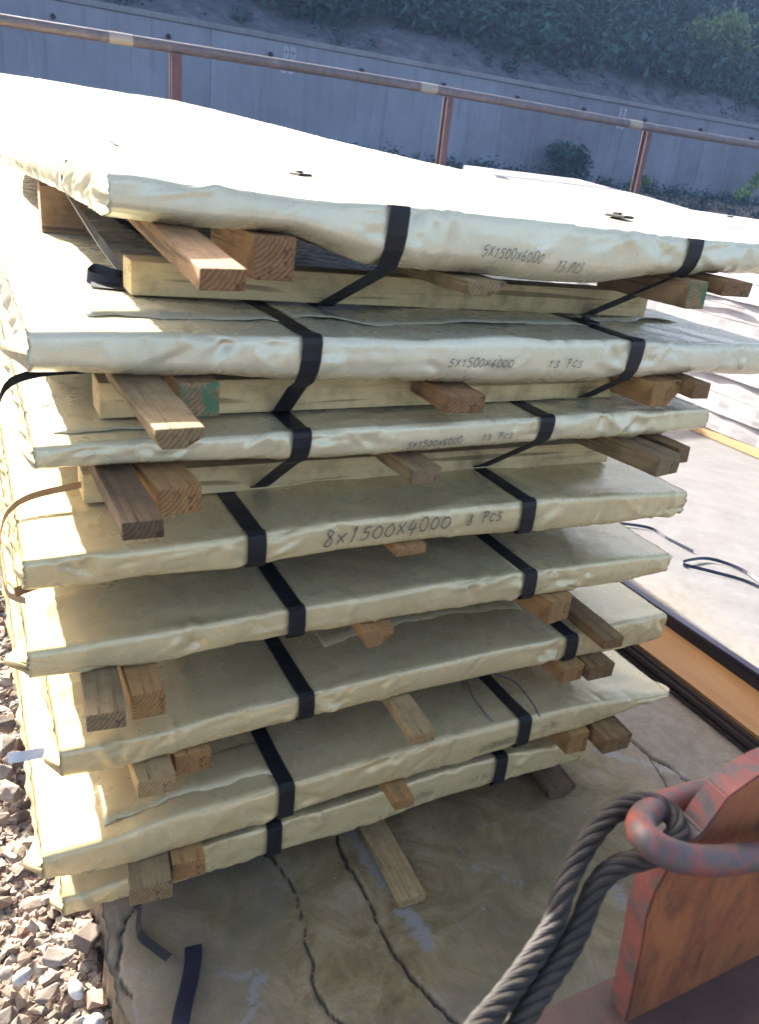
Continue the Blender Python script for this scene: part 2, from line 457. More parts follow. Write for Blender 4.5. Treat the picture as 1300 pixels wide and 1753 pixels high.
def make_wrapper(k, mat, ear, parent, org):
    xl, xr = PROF[(k, 't')][0][0], XR[k]
    xs = np.arange(xl, xr, .0065); xs = np.append(xs, xr)
    nx = len(xs)
    ys = np.concatenate([np.arange(.0, .55, .013), np.linspace(.56, 1.6, 26), np.linspace(1.75, LEN, 18)])
    rows = []                       # each row: arrays (y, z, arc, normal y, normal z)
    b, t = zb(k, xs), zt(k, xs)
    rc = .0045
    for yv in ys[::-1][:-1]:        # bottom, back to front
        y = Y0[k] + (.045 if k <= 3 else .008) + yv
        rows.append((np.full(nx, y), b + lift(k, xs, yv), -.02 - yv, 0, -1, .3))
    nb = len(rows)
    vs = np.concatenate([[0, .03, .08, .14], np.linspace(.2, .8, 9), [.87, .93, .975, 1.0]])
    for v in vs:
        y = np.full(nx, Y0[k])
        if k <= 3: y = y + .035 * max(0, 1 - v / .38) ** 2
        y = y - .004 * math.sin(math.pi * v)
        if v < .15: y = y + rc * (1 - v / .15) ** 2 * .8
        if v > .86: y = y + rc * ((v - .86) / .14) ** 2 * .9
        ny = -1 if .1 < v < .93 else -.7
        nz = 0 if .1 < v < .93 else (.7 if v >= .93 else -.7)
        rows.append((y, b + (t - b) * v, v * .075, ny, nz, 1))
    nf = len(rows)
    for yv in ys[1:]:
        y = Y0[k] + rc * .9 + yv
        rows.append((np.full(nx, y), t + lift(k, xs, yv), .075 + yv, 0, 1, 1))
    V = np.zeros((nx, len(rows), 3))
    for j, (y, z, s, ny, nz, amp) in enumerate(rows):
        d = disp(k, xs, s) * amp
        if k == 1 and s > 1: d = d * 1.0
        V[:, j, 0] = xs
        V[:, j, 1] = y + ny * d
        V[:, j, 2] = z + nz * d
    # uneven corner of the wrapping
    jit = rng.normal(size=len(rows)) * .0014
    V[0, :, 0] += jit; V[-1, :, 0] += jit
    faces = [grid_faces(nx, len(rows))]
    verts = [V.reshape(-1, 3)]
    # side walls: between bottom row j and top row j at each y, bulging
    nv = len(vs)
    cnt = nx * len(rows)
    for side, xi in ((-1, 0), (1, nx - 1)):
        idx = np.zeros((len(ys), nv), dtype=int)
        idx[0] = xi * len(rows) + np.arange(nb, nb + nv)
        newv = []
        for j in range(1, len(ys)):
            bi = xi * len(rows) + (nb - j)
            ti = xi * len(rows) + (nf - 1 + j)
            idx[j, 0], idx[j, -1] = bi, ti
            B, T_ = verts[0][bi], verts[0][ti]
            for q in range(1, nv - 1):
                v = vs[q]
                p = B + (T_ - B) * v
                yv = ys[j]
                e = .007 * math.sin(math.pi * v) + .0035 * math.sin(yv * 31 + k) * math.sin(math.pi * v) + .003 * math.sin(yv * 77 + v * 9)* math.sin(math.pi * v)
                e += ear * math.exp(-((yv - .012) / .03) ** 2) * math.sin(math.pi * v) ** 2
                p = p + np.array([side * e, 0, 0])
                newv.append(p); idx[j, q] = cnt; cnt += 1
        verts.append(np.array(newv))
        a = idx
        f = np.stack([a[:-1, :-1], a[1:, :-1], a[1:, 1:], a[:-1, 1:]], -1).reshape(-1, 4)
        if side > 0: f = f[:, ::-1]
        faces.append(f)
    # back wall
    jb = np.arange(nx) * len(rows)
    jt = jb + len(rows) - 1
    f = np.stack([jb[:-1], jt[:-1], jt[1:], jb[1:]], -1)
    faces.append(f)
    allv = np.concatenate(verts) - np.array(org)
    o = mesh_np('paper_wrapper', allv, np.concatenate(faces), mat, parent, smooth=True)
    o.data.materials.append(M_under)       # underside coloured dark to cut bounce light and shade the tops below
    mi = np.zeros(len(o.data.polygons), dtype=np.int32)
    g_ = np.arange((nx - 1) * (len(rows) - 1)) % (len(rows) - 1)
    mi[:len(g_)] = g_ < nb - 3
    o.data.polygons.foreach_set('material_index', mi)
    return o

# ---- hand lettering: strokes in a unit box
GLYPH = {
 '0': [[(.5, 1), (.15, .75), (.12, .3), (.45, 0), (.8, .25), (.82, .7), (.5, 1)]],
 '1': [[(.35, .8), (.55, 1), (.42, 0)]],
 '3': [[(.2, .9), (.55, 1), (.75, .8), (.4, .55), (.75, .35), (.5, 0), (.12, .1)]],
 '4': [[(.45, 1), (.1, .4), (.85, .42)], [(.7, .8), (.55, -.2)]],
 '5': [[(.8, 1), (.3, .97), (.22, .58), (.62, .6), (.7, .25), (.4, 0), (.1, .08)]],
 '6': [[(.7, 1), (.3, .7), (.15, .3), (.4, 0), (.72, .2), (.6, .45), (.22, .35)]],
 '8': [[(.7, .85), (.4, 1), (.22, .8), (.65, .4), (.6, .08), (.3, 0), (.2, .25), (.6, .65), (.7, .85)]],
 'X': [[(.15, .8), (.8, .1)], [(.8, .85), (.15, .05)]],
 'P': [[(.25, 0), (.35, 1)], [(.15, .9), (.7, 1), (.75, .65), (.3, .5)]],
 'C': [[(.8, .7), (.5, .85), (.2, .5), (.3, .1), (.75, .12)]],
 'S': [[(.75, .8), (.4, .9), (.3, .6), (.65, .35), (.5, .02), (.12, .1)]],
 ' ': [],
}
def lettering(k, text, x0, v0, x1, v1, h, parent, org, w=.0017, seed=0, slant=.25):
    """writes along the front face from (x0,v0) to (x1,v1); h = letter height in m"""
    r = random.Random(seed + k)
    V, F = [], []
    n = len(text)
    for i, ch in enumerate(text):
        cw = (x1 - x0) / n
        hh = h * r.uniform(.82, 1.12)
        for st in GLYPH[ch]:
            pts = catmull([(a + r.uniform(-.05, .05), b + r.uniform(-.05, .05), 0) for a, b in st], 3) if len(st) > 2 else [Vector((a, b, 0)) for a, b in st]
            P = []
            for p in pts:
                x = x0 + (i + p.x * .92) * cw + p.y * hh * slant
                tt = (i + p.x) / n
                th = max(.02, float(zt(k, x) - zb(k, x)))
                v = v0 + (v1 - v0) * tt + p.y * hh / th
                P.append((x, v, th))
            for j in range(len(P) - 1):
                (xa, va, th), (xb, vb, _) = P[j], P[j + 1]
                d = Vector((xb - xa, (vb - va) * th)); 
                if d.length < 1e-6: continue
                nn = Vector((-d.y, d.x)).normalized() * w / 2
                e = d.normalized() * w * .35
                base = len(V)
                for (xx, vv, sg, se) in ((xa, va, 1, -1), (xb, vb, 1, 1), (xb, vb, -1, 1), (xa, va, -1, -1)):
                    X = xx + nn.x * sg + e.x * se; Vv = vv + (nn.y * sg + e.y * se) / th
                    yy, zz_ = pack_surface(k, X, min(max(Vv, .0), 1.0))
                    V.append((X - org[0], float(yy) - .0062 - org[1], float(zz_) - org[2]))
                F.append((base, base + 1, base + 2, base + 3))
    return mesh_np('handwriting', V, F, M_ink, parent)

PACK_LABEL = {
 1: 'topmost wrapped steel pack, its upper side blown white by the sun, marked 5X1500X6000',
 2: 'cream wrapped steel pack second from the top, above a bearer with a green end',
 3: 'wrapped steel pack third from the top, small 5X1500X6000 note between its straps',
 4: 'wrapped steel pack fourth from the top with large note 8X1500X4000 8 PCS',
 5: 'wrapped steel pack fifth from the top, unmarked, lying close under the 8X1500 pack',
 6: 'wrapped steel pack sixth from the top, unmarked, lapping over its left corner',
 7: 'wrapped steel pack second from the bottom marked 6X1500X6000, shiny top edge',
 8: 'lowest and narrowest wrapped steel pack, just above the concrete slab',
}
SKID = {1: (.515, 1.725, .245, .060), 2: (.435, 1.575, .095, .062), 3: (.415, 1.66, .19, .058)}
packs = {}
PAPER_OF = {k: M_paper[0 if k <= 2 else 1 if k == 3 else 2 if k in (4, 5) else 3] for k in range(1, 9)}
for k in range(1, 9):
    CREASES[k] = make_creases(k, 110 if k < 4 else 90)
    xl, xr = PROF[(k, 't')][0][0], XR[k]
    org = (xl, Y0[k], float(zb(k, xl)))
    e = empty('wrapped_steel_pack', org)
    tag(e, PACK_LABEL[k], 'steel pack', 'wrapped steel packs in the tall stack')
    packs[k] = (e, org)
    make_wrapper(k, M_paper[0 if k <= 2 else 1 if k == 3 else 2 if k in (4, 5) else 3], {1: .004, 2: .026, 5: .034, 7: .022, 8: .012, 6: .018}.get(k, .01), e, org)
    O = Vector(org)
    # straps
    for si, sx in enumerate(STRAPS[k]):
        zt_, zb_ = float(zt(k, sx)), float(zb(k, sx))
        yf = Y0[k] - .0055
        path = []
        for y in [3.2, 2.2, 1.4, .9, .6, .4, .28, .18, .1, .05, .02]:
            dz = float(disp(k, sx, .075 + y)) + .0022
            if k == 1: dz = -.012
            path.append(Vector((sx, y, zt_ + dz + float(lift(k, np.array([sx]), np.array([y]))[0]))))
        path += [Vector((sx, yf + .010, zt_ + (.0035 if k > 1 else -.001))), Vector((sx, yf + .001, zt_ - .001)), Vector((sx, yf - .001, zt_ - .010))]
        if k <= 3:
            x0s, x1s, ys_, hs = SKID[k]
            nb_ = float(zt(k + 1, sx)) + .004
            path += [Vector((sx - .001, yf - .001, zt_ - (zt_ - zb_) * .45)), Vector((sx - .002, yf + .004, zb_ + (zt_ - zb_) * .3)), Vector((sx - .003, yf + .018, zb_ + .004)), Vector((sx - .004, yf + .045, zb_ - .012)),
                     Vector((sx - .006, ys_ - .02, nb_ + .012)), Vector((sx - .006, ys_ - .006, nb_ + .003)), Vector((sx - .006, ys_ + .03, nb_ - .001)), Vector((sx - .006, ys_ + .08, nb_ - .001))]
        else:
            path += [Vector((sx, yf - .003, (zt_ + zb_) / 2)), Vector((sx, yf - .002, zb_ + .008)), Vector((sx, yf + .004, zb_ - .002)), Vector((sx, yf + .03, zb_ - .003)), Vector((sx, .3, zb_ - .003)), Vector((sx, 1.2, zb_ - .003))]
        path = [p - O for p in path]
        wv = .034 if k != 1 else .036
        s = ribbon('strap', path, (wv, 0, 0), .0014, M_strap, e)
    for a in WRITING.get(k, []):
        lettering(k, a[0], a[1], a[2], a[3], a[4], a[5], e, org, seed=len(a[0]), w=.0022 if k == 4 else .0015)
    # long skids strapped under the upper packs, and cross skids further back under all of them
    if k <= 3:
        x0s, x1s, ys_, hs = SKID[k]
        nb_ = float(zt(k + 1, 1.0))
        zs = nb_ + .006
        bm = box_bm(x1s - x0s, .075, hs - .002, .003)
        bmesh.ops.bevel(bm, geom=[], offset=0) if False else None
        o = mesh_bm('skid', bm, M_pine, e)
        o.location = Vector(((x0s + x1s) / 2, ys_ + .0375, zs + hs / 2)) - O
        # follow the slightly uneven pack below
        o.rotation_euler = (0, -math.atan2(float(zt(k + 1, x1s) - zt(k + 1, x0s)), x1s - x0s), 0)
        o.location.z = (float(zt(k + 1, x1s) + zt(k + 1, x0s)) / 2 + hs / 2 + .004) - O.z
    for yy in (1.18, 2.7, 4.4, 5.7):
        zlow = 0.003 if k == 8 else max(float(zt(k + 1, x)) for x in (xl + .2, 1., 1.5)) + .004 + (0)
        zhigh = min(float(zb(k, x)) for x in (xl + .2, 1., 1.5)) - .003
        if k == 1:
            zhigh = float(zb(1, .5)) + float(lift(1, np.array([.5]), np.array([yy]))[0]) - .004
            zhigh = max(zhigh, zlow + .05)
        h = max(.03, zhigh - zlow)
        ln = .11 if (k == 1 and yy < 2) else 1.42
        if k == 1 and yy > 2: ln = 1.1
        bm = box_bm(ln, .07, h, .003)
        o = mesh_bm('skid', bm, M_orangeX, e)
        o.location = Vector((xl + (.30 if (k == 1 and yy > 2) else .012) + ln / 2, yy, zlow + h / 2)) - O

# seals, flaps, side straps
def seal(k, x, y, rz=.2, sx=.034, sy=.05):
    e, org = packs[k]
    bm = box_bm(sx, sy, .006, .0015)
    box_bm(sx * .35, sy * .3, .005, .001, (0, sy * .1, .005), bm)
    o = mesh_bm('strap_seal', bm, M_strap, e)
    z = float(zt(k, x)) + float(lift(k, np.array([x]), np.array([y]))[0])
    o.location = Vector((x, y, z + .006)) - Vector(org); o.rotation_euler = (0, 0, rz)
seal(2, 1.452, .14, .0); seal(1, .978, .667, .15); seal(1, 1.577, .245, .1, .03, .06); seal(6, 1.49, .3)

def flap(k, x0, x1, y0, y1, amp, seed):
    """free edge of the paper lapping over the top"""
    e, org = packs[k]
    r = random.Random(seed)
    n = max(12, int((x1 - x0) / .012)); m = 5
    V = []
    ph = [r.uniform(0, 6) for _ in range(4)]
    for i in range(n):
        x = x0 + (x1 - x0) * i / (n - 1)
        edge = .012 * math.sin(x * 11 + ph[0]) + .004 * math.sin(x * 47 + ph[1]) + .002 * math.sin(x * 130 + ph[2])
        lft = amp * (.5 + .5 * math.sin(x * 17 + ph[3])) * min(1, i / 3, (n - 1 - i) / 3)
        for j in range(m):
            f = j / (m - 1)
            y = y0 + edge * (1 - f) + (y1 - y0) * f
            z = float(zt(k, x)) + float(disp(k, x, .075 + max(y - Y0[k], 0))) + .0008 + lft * .6 * (1 - f) ** 2 - .004 * (f > .9)
            V.append((x - org[0], y - org[1], z - org[2]))
    o = mesh_np('paper_flap', V, grid_faces(n, m), PAPER_OF[k], e, smooth=True)
    md = o.modifiers.new('thickness', 'SOLIDIFY'); md.thickness = .0009; md.offset = 1
flap(2, .42, .74, .085, .30, .005, 1); flap(2, .77, 1.44, .11, .34, .009, 2); flap(2, 1.5, 1.8, .2, .4, .012, 3)
flap(7, .40, .74, -.008, .12, .0022, 4); flap(3, .36, .56, .04, .12, .004, 5); flap(5, .8, 1.3, .26, .36, .006, 7); flap(6, .9, 1.45, .16, .3, .005, 8)

def rib(k, name, pts, w, mat, n=8, th=.0014):
    e, org = packs[k]
    O = Vector(org)
    return ribbon(name, [p - O for p in catmull(pts, n)], w, th, mat, e)
# the strap across the topmost pack's left side, coloured pale as if sunlit, and its loose tangled end
P = catmull([(.60, .47, 1.465), (.50, .46, 1.4655), (.447, .45, 1.466), (.435, .45, 1.452), (.4315, .45, 1.43), (.434, .45, 1.411), (.448, .45, 1.395), (.50, .46, 1.32), (.535, .465, 1.275), (.56, .467, 1.262)], 5)
tw = [max(0, min(1, (i - 27) / 8)) for i in range(len(P))]
ribbon('cross_strap', [p - Vector(packs[1][1]) for p in P], [Vector((.012 * q, .030 * (1 - q * .6), .009 * q)) for q in tw], .0014, M_grstrap, packs[1][0])
rib(1, 'strap_tail', [(.545, .40, 1.268), (.515, .36, 1.275), (.475, .38, 1.282), (.46, .36, 1.272), (.49, .33, 1.268), (.53, .32, 1.266), (.548, .30, 1.275)], (.004, .008, .02), M_strap, 6)
rib(1, 'strap_tail', [(.46, .325, 1.264), (.50, .315, 1.263), (.54, .305, 1.263), (.60, .30, 1.263)], (.004, .026, .004), M_strap, 4)
rib(2, 'strap_tail', [(.56, .30, 1.125), (.45, .29, 1.12), (.37, .28, 1.118), (.315, .24, 1.113), (.292, .19, 1.095), (.285, .17, 1.06)], (0, .018, .010), M_strap, 6)
rib(3, 'strap_tail', [(.52, .25, .935), (.42, .22, .925), (.33, .20, .917), (.288, .165, .905), (.273, .12, .88), (.270, .07, .85), (.275, .03, .825), (.30, .02, .812)], (.0, .006, .010), M_amber, 7)
rib(3, 'strap_tail', [(.44, .27, .95), (.40, .33, .975), (.36, .38, 1.0)], (.0, .004, .004), M_strap, 5)
rib(4, 'strap_tail', [(.34, .10, .80), (.31, .06, .815), (.285, .02, .83)], (.0, .012, .012), M_amber, 5)
# a steel clip bent round the left corner of the sixth pack
e6, o6 = packs[6]
vv, ff = tube_arrays([Vector(p) - Vector(o6) for p in catmull([(.305, .05, .475), (.285, .02, .480), (.288, -.005, .47), (.31, -.012, .458), (.335, -.004, .455)], 6)], .011, 8)
pass
rib(6, 'strap_tail', [(.25, .06, .47), (.27, .05, .475), (.31, .045, .478)], (.0, .012, .014), M_grstrap, 4)
# wavy thin tie wire on the lowest layers at the right
for pts in ([(1.30, .14, .345 + .012), (1.27, .06, .362), (1.262, .0, .362), (1.27, -.035, .352)], [(1.36, .14, .357), (1.395, .07, .37), (1.40, .0, .362), (1.395, -.05, .35)]):
    e7, o7 = packs[7]
    vv, ff = tube_arrays([Vector(p) - Vector(o7) for p in catmull(pts, 6)], .0022, 6)
    mesh_np('tie_wire', vv, ff, M_seal, e7, smooth=True)

# ------------------------------------------------------------------ timbers between the packs: (pack above, x, y of the front end, width, height, yaw, length, pitch, material, label)
G = 'short dunnage timbers between the packs'
TIMBERS = [
 (1, .515, -.215, .060, .028, 2, .46, -6, M_red, 'flat brown plank jutting out at the left under the topmost pack', 0),
 (1, .650, -.012, .066, .066, 0, .25, 0, M_red, 'square red-brown timber block, second from left under the topmost pack', 0),
 (1, 1.020, -.035, .085, .026, 4, .28, 0, M_grey, 'flat weathered plank under the middle of the topmost pack', 1),
 (1, 1.545, -.035, .050, .056, 0, .27, 0, M_green, 'brown timber with green painted end under the topmost pack at the right strap', 0),
 (1, 1.622, -.050, .070, .030, -6, .30, 0, M_brown, 'small brown plank end right of the upper green-ended timber', 0),
 (2, .462, -.205, .068, .030, 4, .29, -3, M_grey, 'grey plank with one cut-off corner, under the second pack at the left', 1),
 (2, .536, -.018, .064, .055, 0, .107, 0, M_green, 'green painted timber end under the left part of the second pack', 0),
 (2, 1.000, -.060, .078, .034, -2, .15, 0, M_red, 'red-brown plank end under the middle of the second pack', 0),
 (2, 1.520, -.030, .092, .054, 6, .12, 0, M_orange, 'large rough orange-brown timber under the second pack at the right strap', 1),
 (2, 1.610, -.055, .045, .034, -4, .30, 0, M_brown, 'narrow brown timber end beside the large rough one under the second pack', 0),
 (3, .422, -.175, .058, .028, 2, .36, -2, M_dark, 'dark brown plank jutting out lowest at the left under the third pack', 0),
 (3, .494, -.074, .068, .048, 6, .26, 0, M_orange, 'orange-brown square timber beside the dark plank under the third pack', 0),
 (3, .953, -.052, .062, .030, 2, .24, 0, M_grey, 'grey-green plank end under the middle of the third pack', 0),
 (3, 1.520, -.095, .078, .044, 8, .28, 0, M_grey, 'weathered square timber under the right end of the third pack', 0),
 (3, 1.610, -.060, .040, .036, 4, .30, 0, M_brown, 'small dark timber end behind the weathered one under the third pack', 0),
 (4, .960, -.016, .066, .020, 0, .40, 0, M_orange, 'thin timber end just showing under the middle of the 8X1500 pack', 0),
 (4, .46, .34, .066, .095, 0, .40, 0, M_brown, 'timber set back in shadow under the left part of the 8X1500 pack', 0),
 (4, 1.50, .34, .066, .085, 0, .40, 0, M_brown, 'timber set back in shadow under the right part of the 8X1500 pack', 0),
 (5, .367, -.115, .062, .034, -4, .45, 0, M_grey, 'wide grey plank, leftmost under the fifth pack', 0),
 (5, .446, -.076, .056, .055, 0, .42, 0, M_orange, 'squared orange-ended timber beside the wide grey plank under the fifth pack', 0),
 (5, .905, -.026, .066, .040, -2, .40, 0, M_orange, 'splintered timber end under the middle of the fifth pack', 1),
 (5, 1.375, -.030, .070, .060, 8, .40, 0, M_orange, 'orange-brown timber right of the right strap under the fifth pack', 0),
 (6, .457, -.050, .068, .040, 1, .42, 0, M_pineY, 'pale squared timber, left one of two under the sixth pack', 0),
 (6, .535, -.010, .068, .052, 0, .40, 0, M_orange, 'rough timber right of the pale squared one under the sixth pack', 0),
 (6, .992, -.122, .054, .028, -2, .45, 0, M_pineY, 'pale plank jutting forward under the middle of the sixth pack', 0),
 (6, 1.462, -.030, .062, .045, 0, .40, 0, M_orange, 'orange timber under the sixth pack at the right strap', 0),
 (6, 1.532, -.044, .076, .040, -2, .40, 0, M_brown, 'brown squared timber end, rightmost under the sixth pack', 0),
 (7, .428, -.108, .078, .044, -6, .42, 0, M_grey, 'wide split timber, leftmost under the 6X1500 pack', 0),
 (7, .512, -.083, .064, .048, -3, .40, 0, M_orange, 'orange-brown timber with stained end beside the wide split one', 0),
 (7, .988, -.104, .046, .028, 0, .40, 0, M_orange, 'small orange timber end marked in pen under the middle of the 6X1500 pack', 0),
 (7, 1.500, -.066, .062, .062, -2, .40, 0, M_orange, 'squared orange timber under the right end of the 6X1500 pack', 0),
 (7, 1.575, -.112, .082, .048, -3, .40, 0, M_brown, 'brown timber end, rightmost under the 6X1500 pack', 0),
]
def timber(x, y, ztop, w, h, yaw, L, pitch, mat, label, cham, group=G, name='dunnage_timber'):
    bm = bmesh.new()
    r = random.Random(int(x * 1000) + int(abs(y) * 977) + int(ztop * 331))
    # cross-section (slightly out of square), extruded along +y with a few rings
    cs = [(0, -h), (w, -h), (w, 0), (0, 0)]
    if cham == 1: cs = [(w * .12, -h), (w * .62, -h), (w, -h * .45), (w, 0), (0, 0), (0, -h * .4)]
    rings = []
    ny = 7
    for i in range(ny):
        yy = L * i / (ny - 1)
        rings.append([bm.verts.new((a + r.uniform(-.0012, .0012) + (r.uniform(-.001, .001)), yy + (r.uniform(0, .004) if i == 0 else 0), b + (r.uniform(-.0012, .0006)))) for a, b in cs])
    n = len(cs)
    for i in range(ny - 1):
        for j in range(n):
            bm.faces.new((rings[i][j], rings[i][(j + 1) % n], rings[i + 1][(j + 1) % n], rings[i + 1][j]))
    bm.faces.new(rings[0][::-1]); bm.faces.new(rings[-1])
    bmesh.ops.recalc_face_normals(bm, faces=bm.faces)
    es = [e for e in bm.edges if len(e.link_faces) == 2 and e.calc_face_angle() > .5]
    bmesh.ops.bevel(bm, geom=es, offset=.0022, segments=2, affect='EDGES', profile=.6)
    o = mesh_bm(name, bm, mat)
    o.location = (x, y, ztop)
    o.rotation_euler = (math.radians(-pitch), 0, math.radians(yaw))
    tag(o, label, 'timber', group)
    return o
for (k, x, y, w, h, yaw, L, pitch, mat, label, cham) in TIMBERS:
    zz_ = float(zb(k, x + w / 2)) - .0025
    if pitch: zz_ -= math.tan(math.radians(-pitch)) * (.0 - y) * 1.0
    timber(x, y, zz_, w, h, yaw, L, pitch, mat, label, cham)
# the plank lying loose on top of the sixth pack at the right
o = timber(1.523, -.075, float(zt(6, 1.5)) + .031, .056, .028, -2, .5, 0, M_brown, 'brown plank lying on the sixth pack near its right end, round-grained end showing', 0)
# timbers on the slab
timber(1.000, -.165, .028 + .0, .062, .026, -2, .6, 0, M_pineY, 'tan plank lying on the concrete, jutting out under the middle of the lowest pack', 0, 'timbers lying on the slab')
timber(1.53, -.015, .04, .085, .038, -6, .5, 0, M_dark, 'dark wedge of timber on the slab under the right end of the lowest pack', 1, 'timbers lying on the slab')
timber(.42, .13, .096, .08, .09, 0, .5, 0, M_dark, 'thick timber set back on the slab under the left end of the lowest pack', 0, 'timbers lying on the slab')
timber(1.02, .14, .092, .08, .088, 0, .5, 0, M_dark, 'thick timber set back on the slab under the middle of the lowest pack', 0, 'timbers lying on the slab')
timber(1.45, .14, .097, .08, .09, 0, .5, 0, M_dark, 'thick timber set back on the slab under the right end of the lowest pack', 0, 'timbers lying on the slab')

# ------------------------------------------------------------------ concrete slab
XS = np.concatenate([np.arange(0, 2.35, .0062), np.linspace(2.36, 4.5, 90), np.linspace(4.7, 26, 20)]) + .395
YS = np.concatenate([np.linspace(-9, -.75, 12), np.arange(-.72, .5, .0068), np.linspace(.51, 2.0, 70), np.linspace(2.2, 7.9, 12)])
XX, YY = np.meshgrid(XS, YS, indexing='ij')
ZZ = np.zeros_like(XX)
def seg_dist(X, Y, pts):
    d = np.full(X.shape, 9.)
    for (ax, ay), (bx, by) in zip(pts[:-1], pts[1:]):
        vx, vy = bx - ax, by - ay
        L2 = vx * vx + vy * vy + 1e-12
        t = np.clip(((X - ax) * vx + (Y - ay) * vy) / L2, 0, 1)
        d = np.minimum(d, np.hypot(X - ax - t * vx, Y - ay - t * vy))
    return d
def jag(pts, amp, seed):
    r = random.Random(seed)
    out = []
    for (a, b), (c, d) in zip(pts[:-1], pts[1:]):
        n = max(2, int(math.hypot(c - a, d - b) / .018))
        for i in range(n):
            f = i / n
            out.append((a + (c - a) * f + r.uniform(-amp, amp), b + (d - b) * f + r.uniform(-amp, amp)))
    out.append(pts[-1])
    return out
CR = [
 ([(.97, .25), (.948, .044), (.944, -.01), (.948, -.047), (.946, -.114), (.942, -.176), (.939, -.265), (.950, -.308), (.965, -.357), (.985, -.43), (.97, -.75)], .0045, .0062, .014),
 ([(.75, .25), (.785, .069), (.801, -.007), (.792, -.102), (.774, -.155), (.774, -.198), (.756, -.259), (.759, -.312), (.775, -.344), (.76, -.6)], .005, .0035, .007),
 ([(2.0, 1.6), (1.93, .6), (1.92, .3), (1.944, .108), (1.949, .038), (1.972, -.022), (1.976, -.075), (1.989, -.128), (2.02, -.5)], .005, .0060, .014),
 ([(1.949, .03), (1.92, -.04), (1.905, -.089), (1.925, -.124), (1.96, -.14)], .004, .0035, .007),
 ([(.47, .06), (.439, .03), (.422, 0), (.415, -.049), (.40, -.09), (.42, -.14)], .004, .0035, .006),
]
crack = np.zeros_like(XX)
pale0 = np.zeros_like(XX)
near = (YY < 1.7) & (YY > -.8) & (XX < 3)
for pts, amp, w, dep in CR:
    d = seg_dist(XX[near], YY[near], jag(pts, amp, int(w * 1e5)))
    wob = np.maximum(w * .7, .0038) * (.95 + .35 * np.sin(YY[near] * 37 + XX[near] * 90) * np.sin(YY[near] * 111 + 2) + .25 * np.sin(YY[near] * 13 + XX[near] * 7))
    c = np.clip(1.35 - d / np.maximum(wob, .002), 0, 1)
    crack[near] = np.maximum(crack[near], c)
    ZZ[near] -= c * dep
    ZZ[near] -= .0015 * np.exp(-(d / .03) ** 2)
    pale0[near] = np.maximum(pale0[near], .42 * np.exp(-(d / .016) ** 2))
ZZ += .0012 * np.sin(XX * 14 + 1) * np.sin(YY * 11) + .0008 * np.sin(XX * 37 + YY * 29) - .001
poly = [(.985, .07), (1.0, .016), (1.005, -.06), (1.01, -.12), (1.02, -.25)]
pale = np.maximum(pale0, .9 * np.exp(-(seg_dist(XX, YY, poly) / .036) ** 2))
pale = np.maximum(pale, .55 * np.exp(-(seg_dist(XX, YY, [(1.20, -.10), (1.30, -.20), (1.29, -.30)]) / .022) ** 2))
pale = np.maximum(pale, .8 * np.exp(-(seg_dist(XX, YY, [(1.75, .16), (1.85, .06), (1.98, -.06)]) / .03) ** 2))
pale = np.maximum(pale, .75 * np.exp(-(seg_dist(XX, YY, [(.60, -.16), (.66, -.20), (.60, -.28)]) / .028) ** 2))
pale = np.maximum(pale, .7 * np.exp(-(seg_dist(XX, YY, [(1.52, -.25), (1.50, -.40)]) / .04) ** 2))
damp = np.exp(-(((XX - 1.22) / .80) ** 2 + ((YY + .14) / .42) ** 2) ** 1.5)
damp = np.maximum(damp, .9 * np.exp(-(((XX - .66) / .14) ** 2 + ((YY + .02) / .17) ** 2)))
XJ = XX.copy()
edge = .006 * np.sin(YS * 23) + .004 * np.sin(YS * 61 + 1) + .002 * np.sin(YS * 190)
XJ[0] += edge
XJ[1] += edge * .5
V = np.stack([XJ, YY, ZZ], -1)
nxs, nys = len(XS), len(YS)
skirt = V[0].copy(); skirt[:, 2] = -.16; skirt[:, 0] -= .012
Vall = np.concatenate([V.reshape(-1, 3), skirt])
F1 = grid_faces(nxs, nys)
j = np.arange(nys - 1)
F2 = np.stack([nxs * nys + j, j, j + 1, nxs * nys + j + 1], -1)[:, ::-1]
t = NT('yard_concrete')
c = t.coord('Object')
n1 = t.noise(c, 3.2, 6, .62, .6)
n2 = t.noise(c, 26, 6, .72)
n3 = t.noise(t.coord('Object', (1, 1, 1), (0, 0, .6)), 150, 3, .7)
base = t.ramp(n1, [(.25, (.18, .138, .085)), (.5, (.26, .205, .135)), (.75, (.33, .275, .20))])
base = t.mix(t.math('MULTIPLY', t.thr(n2, .42, .7), .5), base, (.24, .23, .205))
base = t.mix(t.math('MULTIPLY', t.thr(n2, .58, .40), .35), base, (.09, .08, .065))
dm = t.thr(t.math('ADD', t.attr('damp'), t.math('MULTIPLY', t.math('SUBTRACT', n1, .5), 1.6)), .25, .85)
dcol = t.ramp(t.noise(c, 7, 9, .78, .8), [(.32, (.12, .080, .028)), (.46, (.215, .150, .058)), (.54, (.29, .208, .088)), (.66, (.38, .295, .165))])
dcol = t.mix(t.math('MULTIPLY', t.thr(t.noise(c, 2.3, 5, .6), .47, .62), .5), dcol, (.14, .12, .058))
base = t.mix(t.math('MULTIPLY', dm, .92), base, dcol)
pl = t.thr(t.math('ADD', t.attr('pale'), t.math('MULTIPLY', t.math('SUBTRACT', t.noise(c, 22, 6, .75, 1.), .5), 2.2)), .55, .85)
base = t.mix(t.math('MULTIPLY', pl, .8), base, (.27, .255, .225))
scr = t.noise(t.coord('Object', (1, .12, 1), (0, 0, .8)), 60, 2, .5)
base = t.mix(t.math('MULTIPLY', t.thr(scr, .70, .74), .5), base, (.28, .26, .24))
scr2 = t.noise(t.coord('Object', (.14, 1, 1), (0, 0, .5)), 48, 2, .5)
base = t.mix(t.math('MULTIPLY', t.thr(scr2, .71, .75), .4), base, (.25, .23, .20))
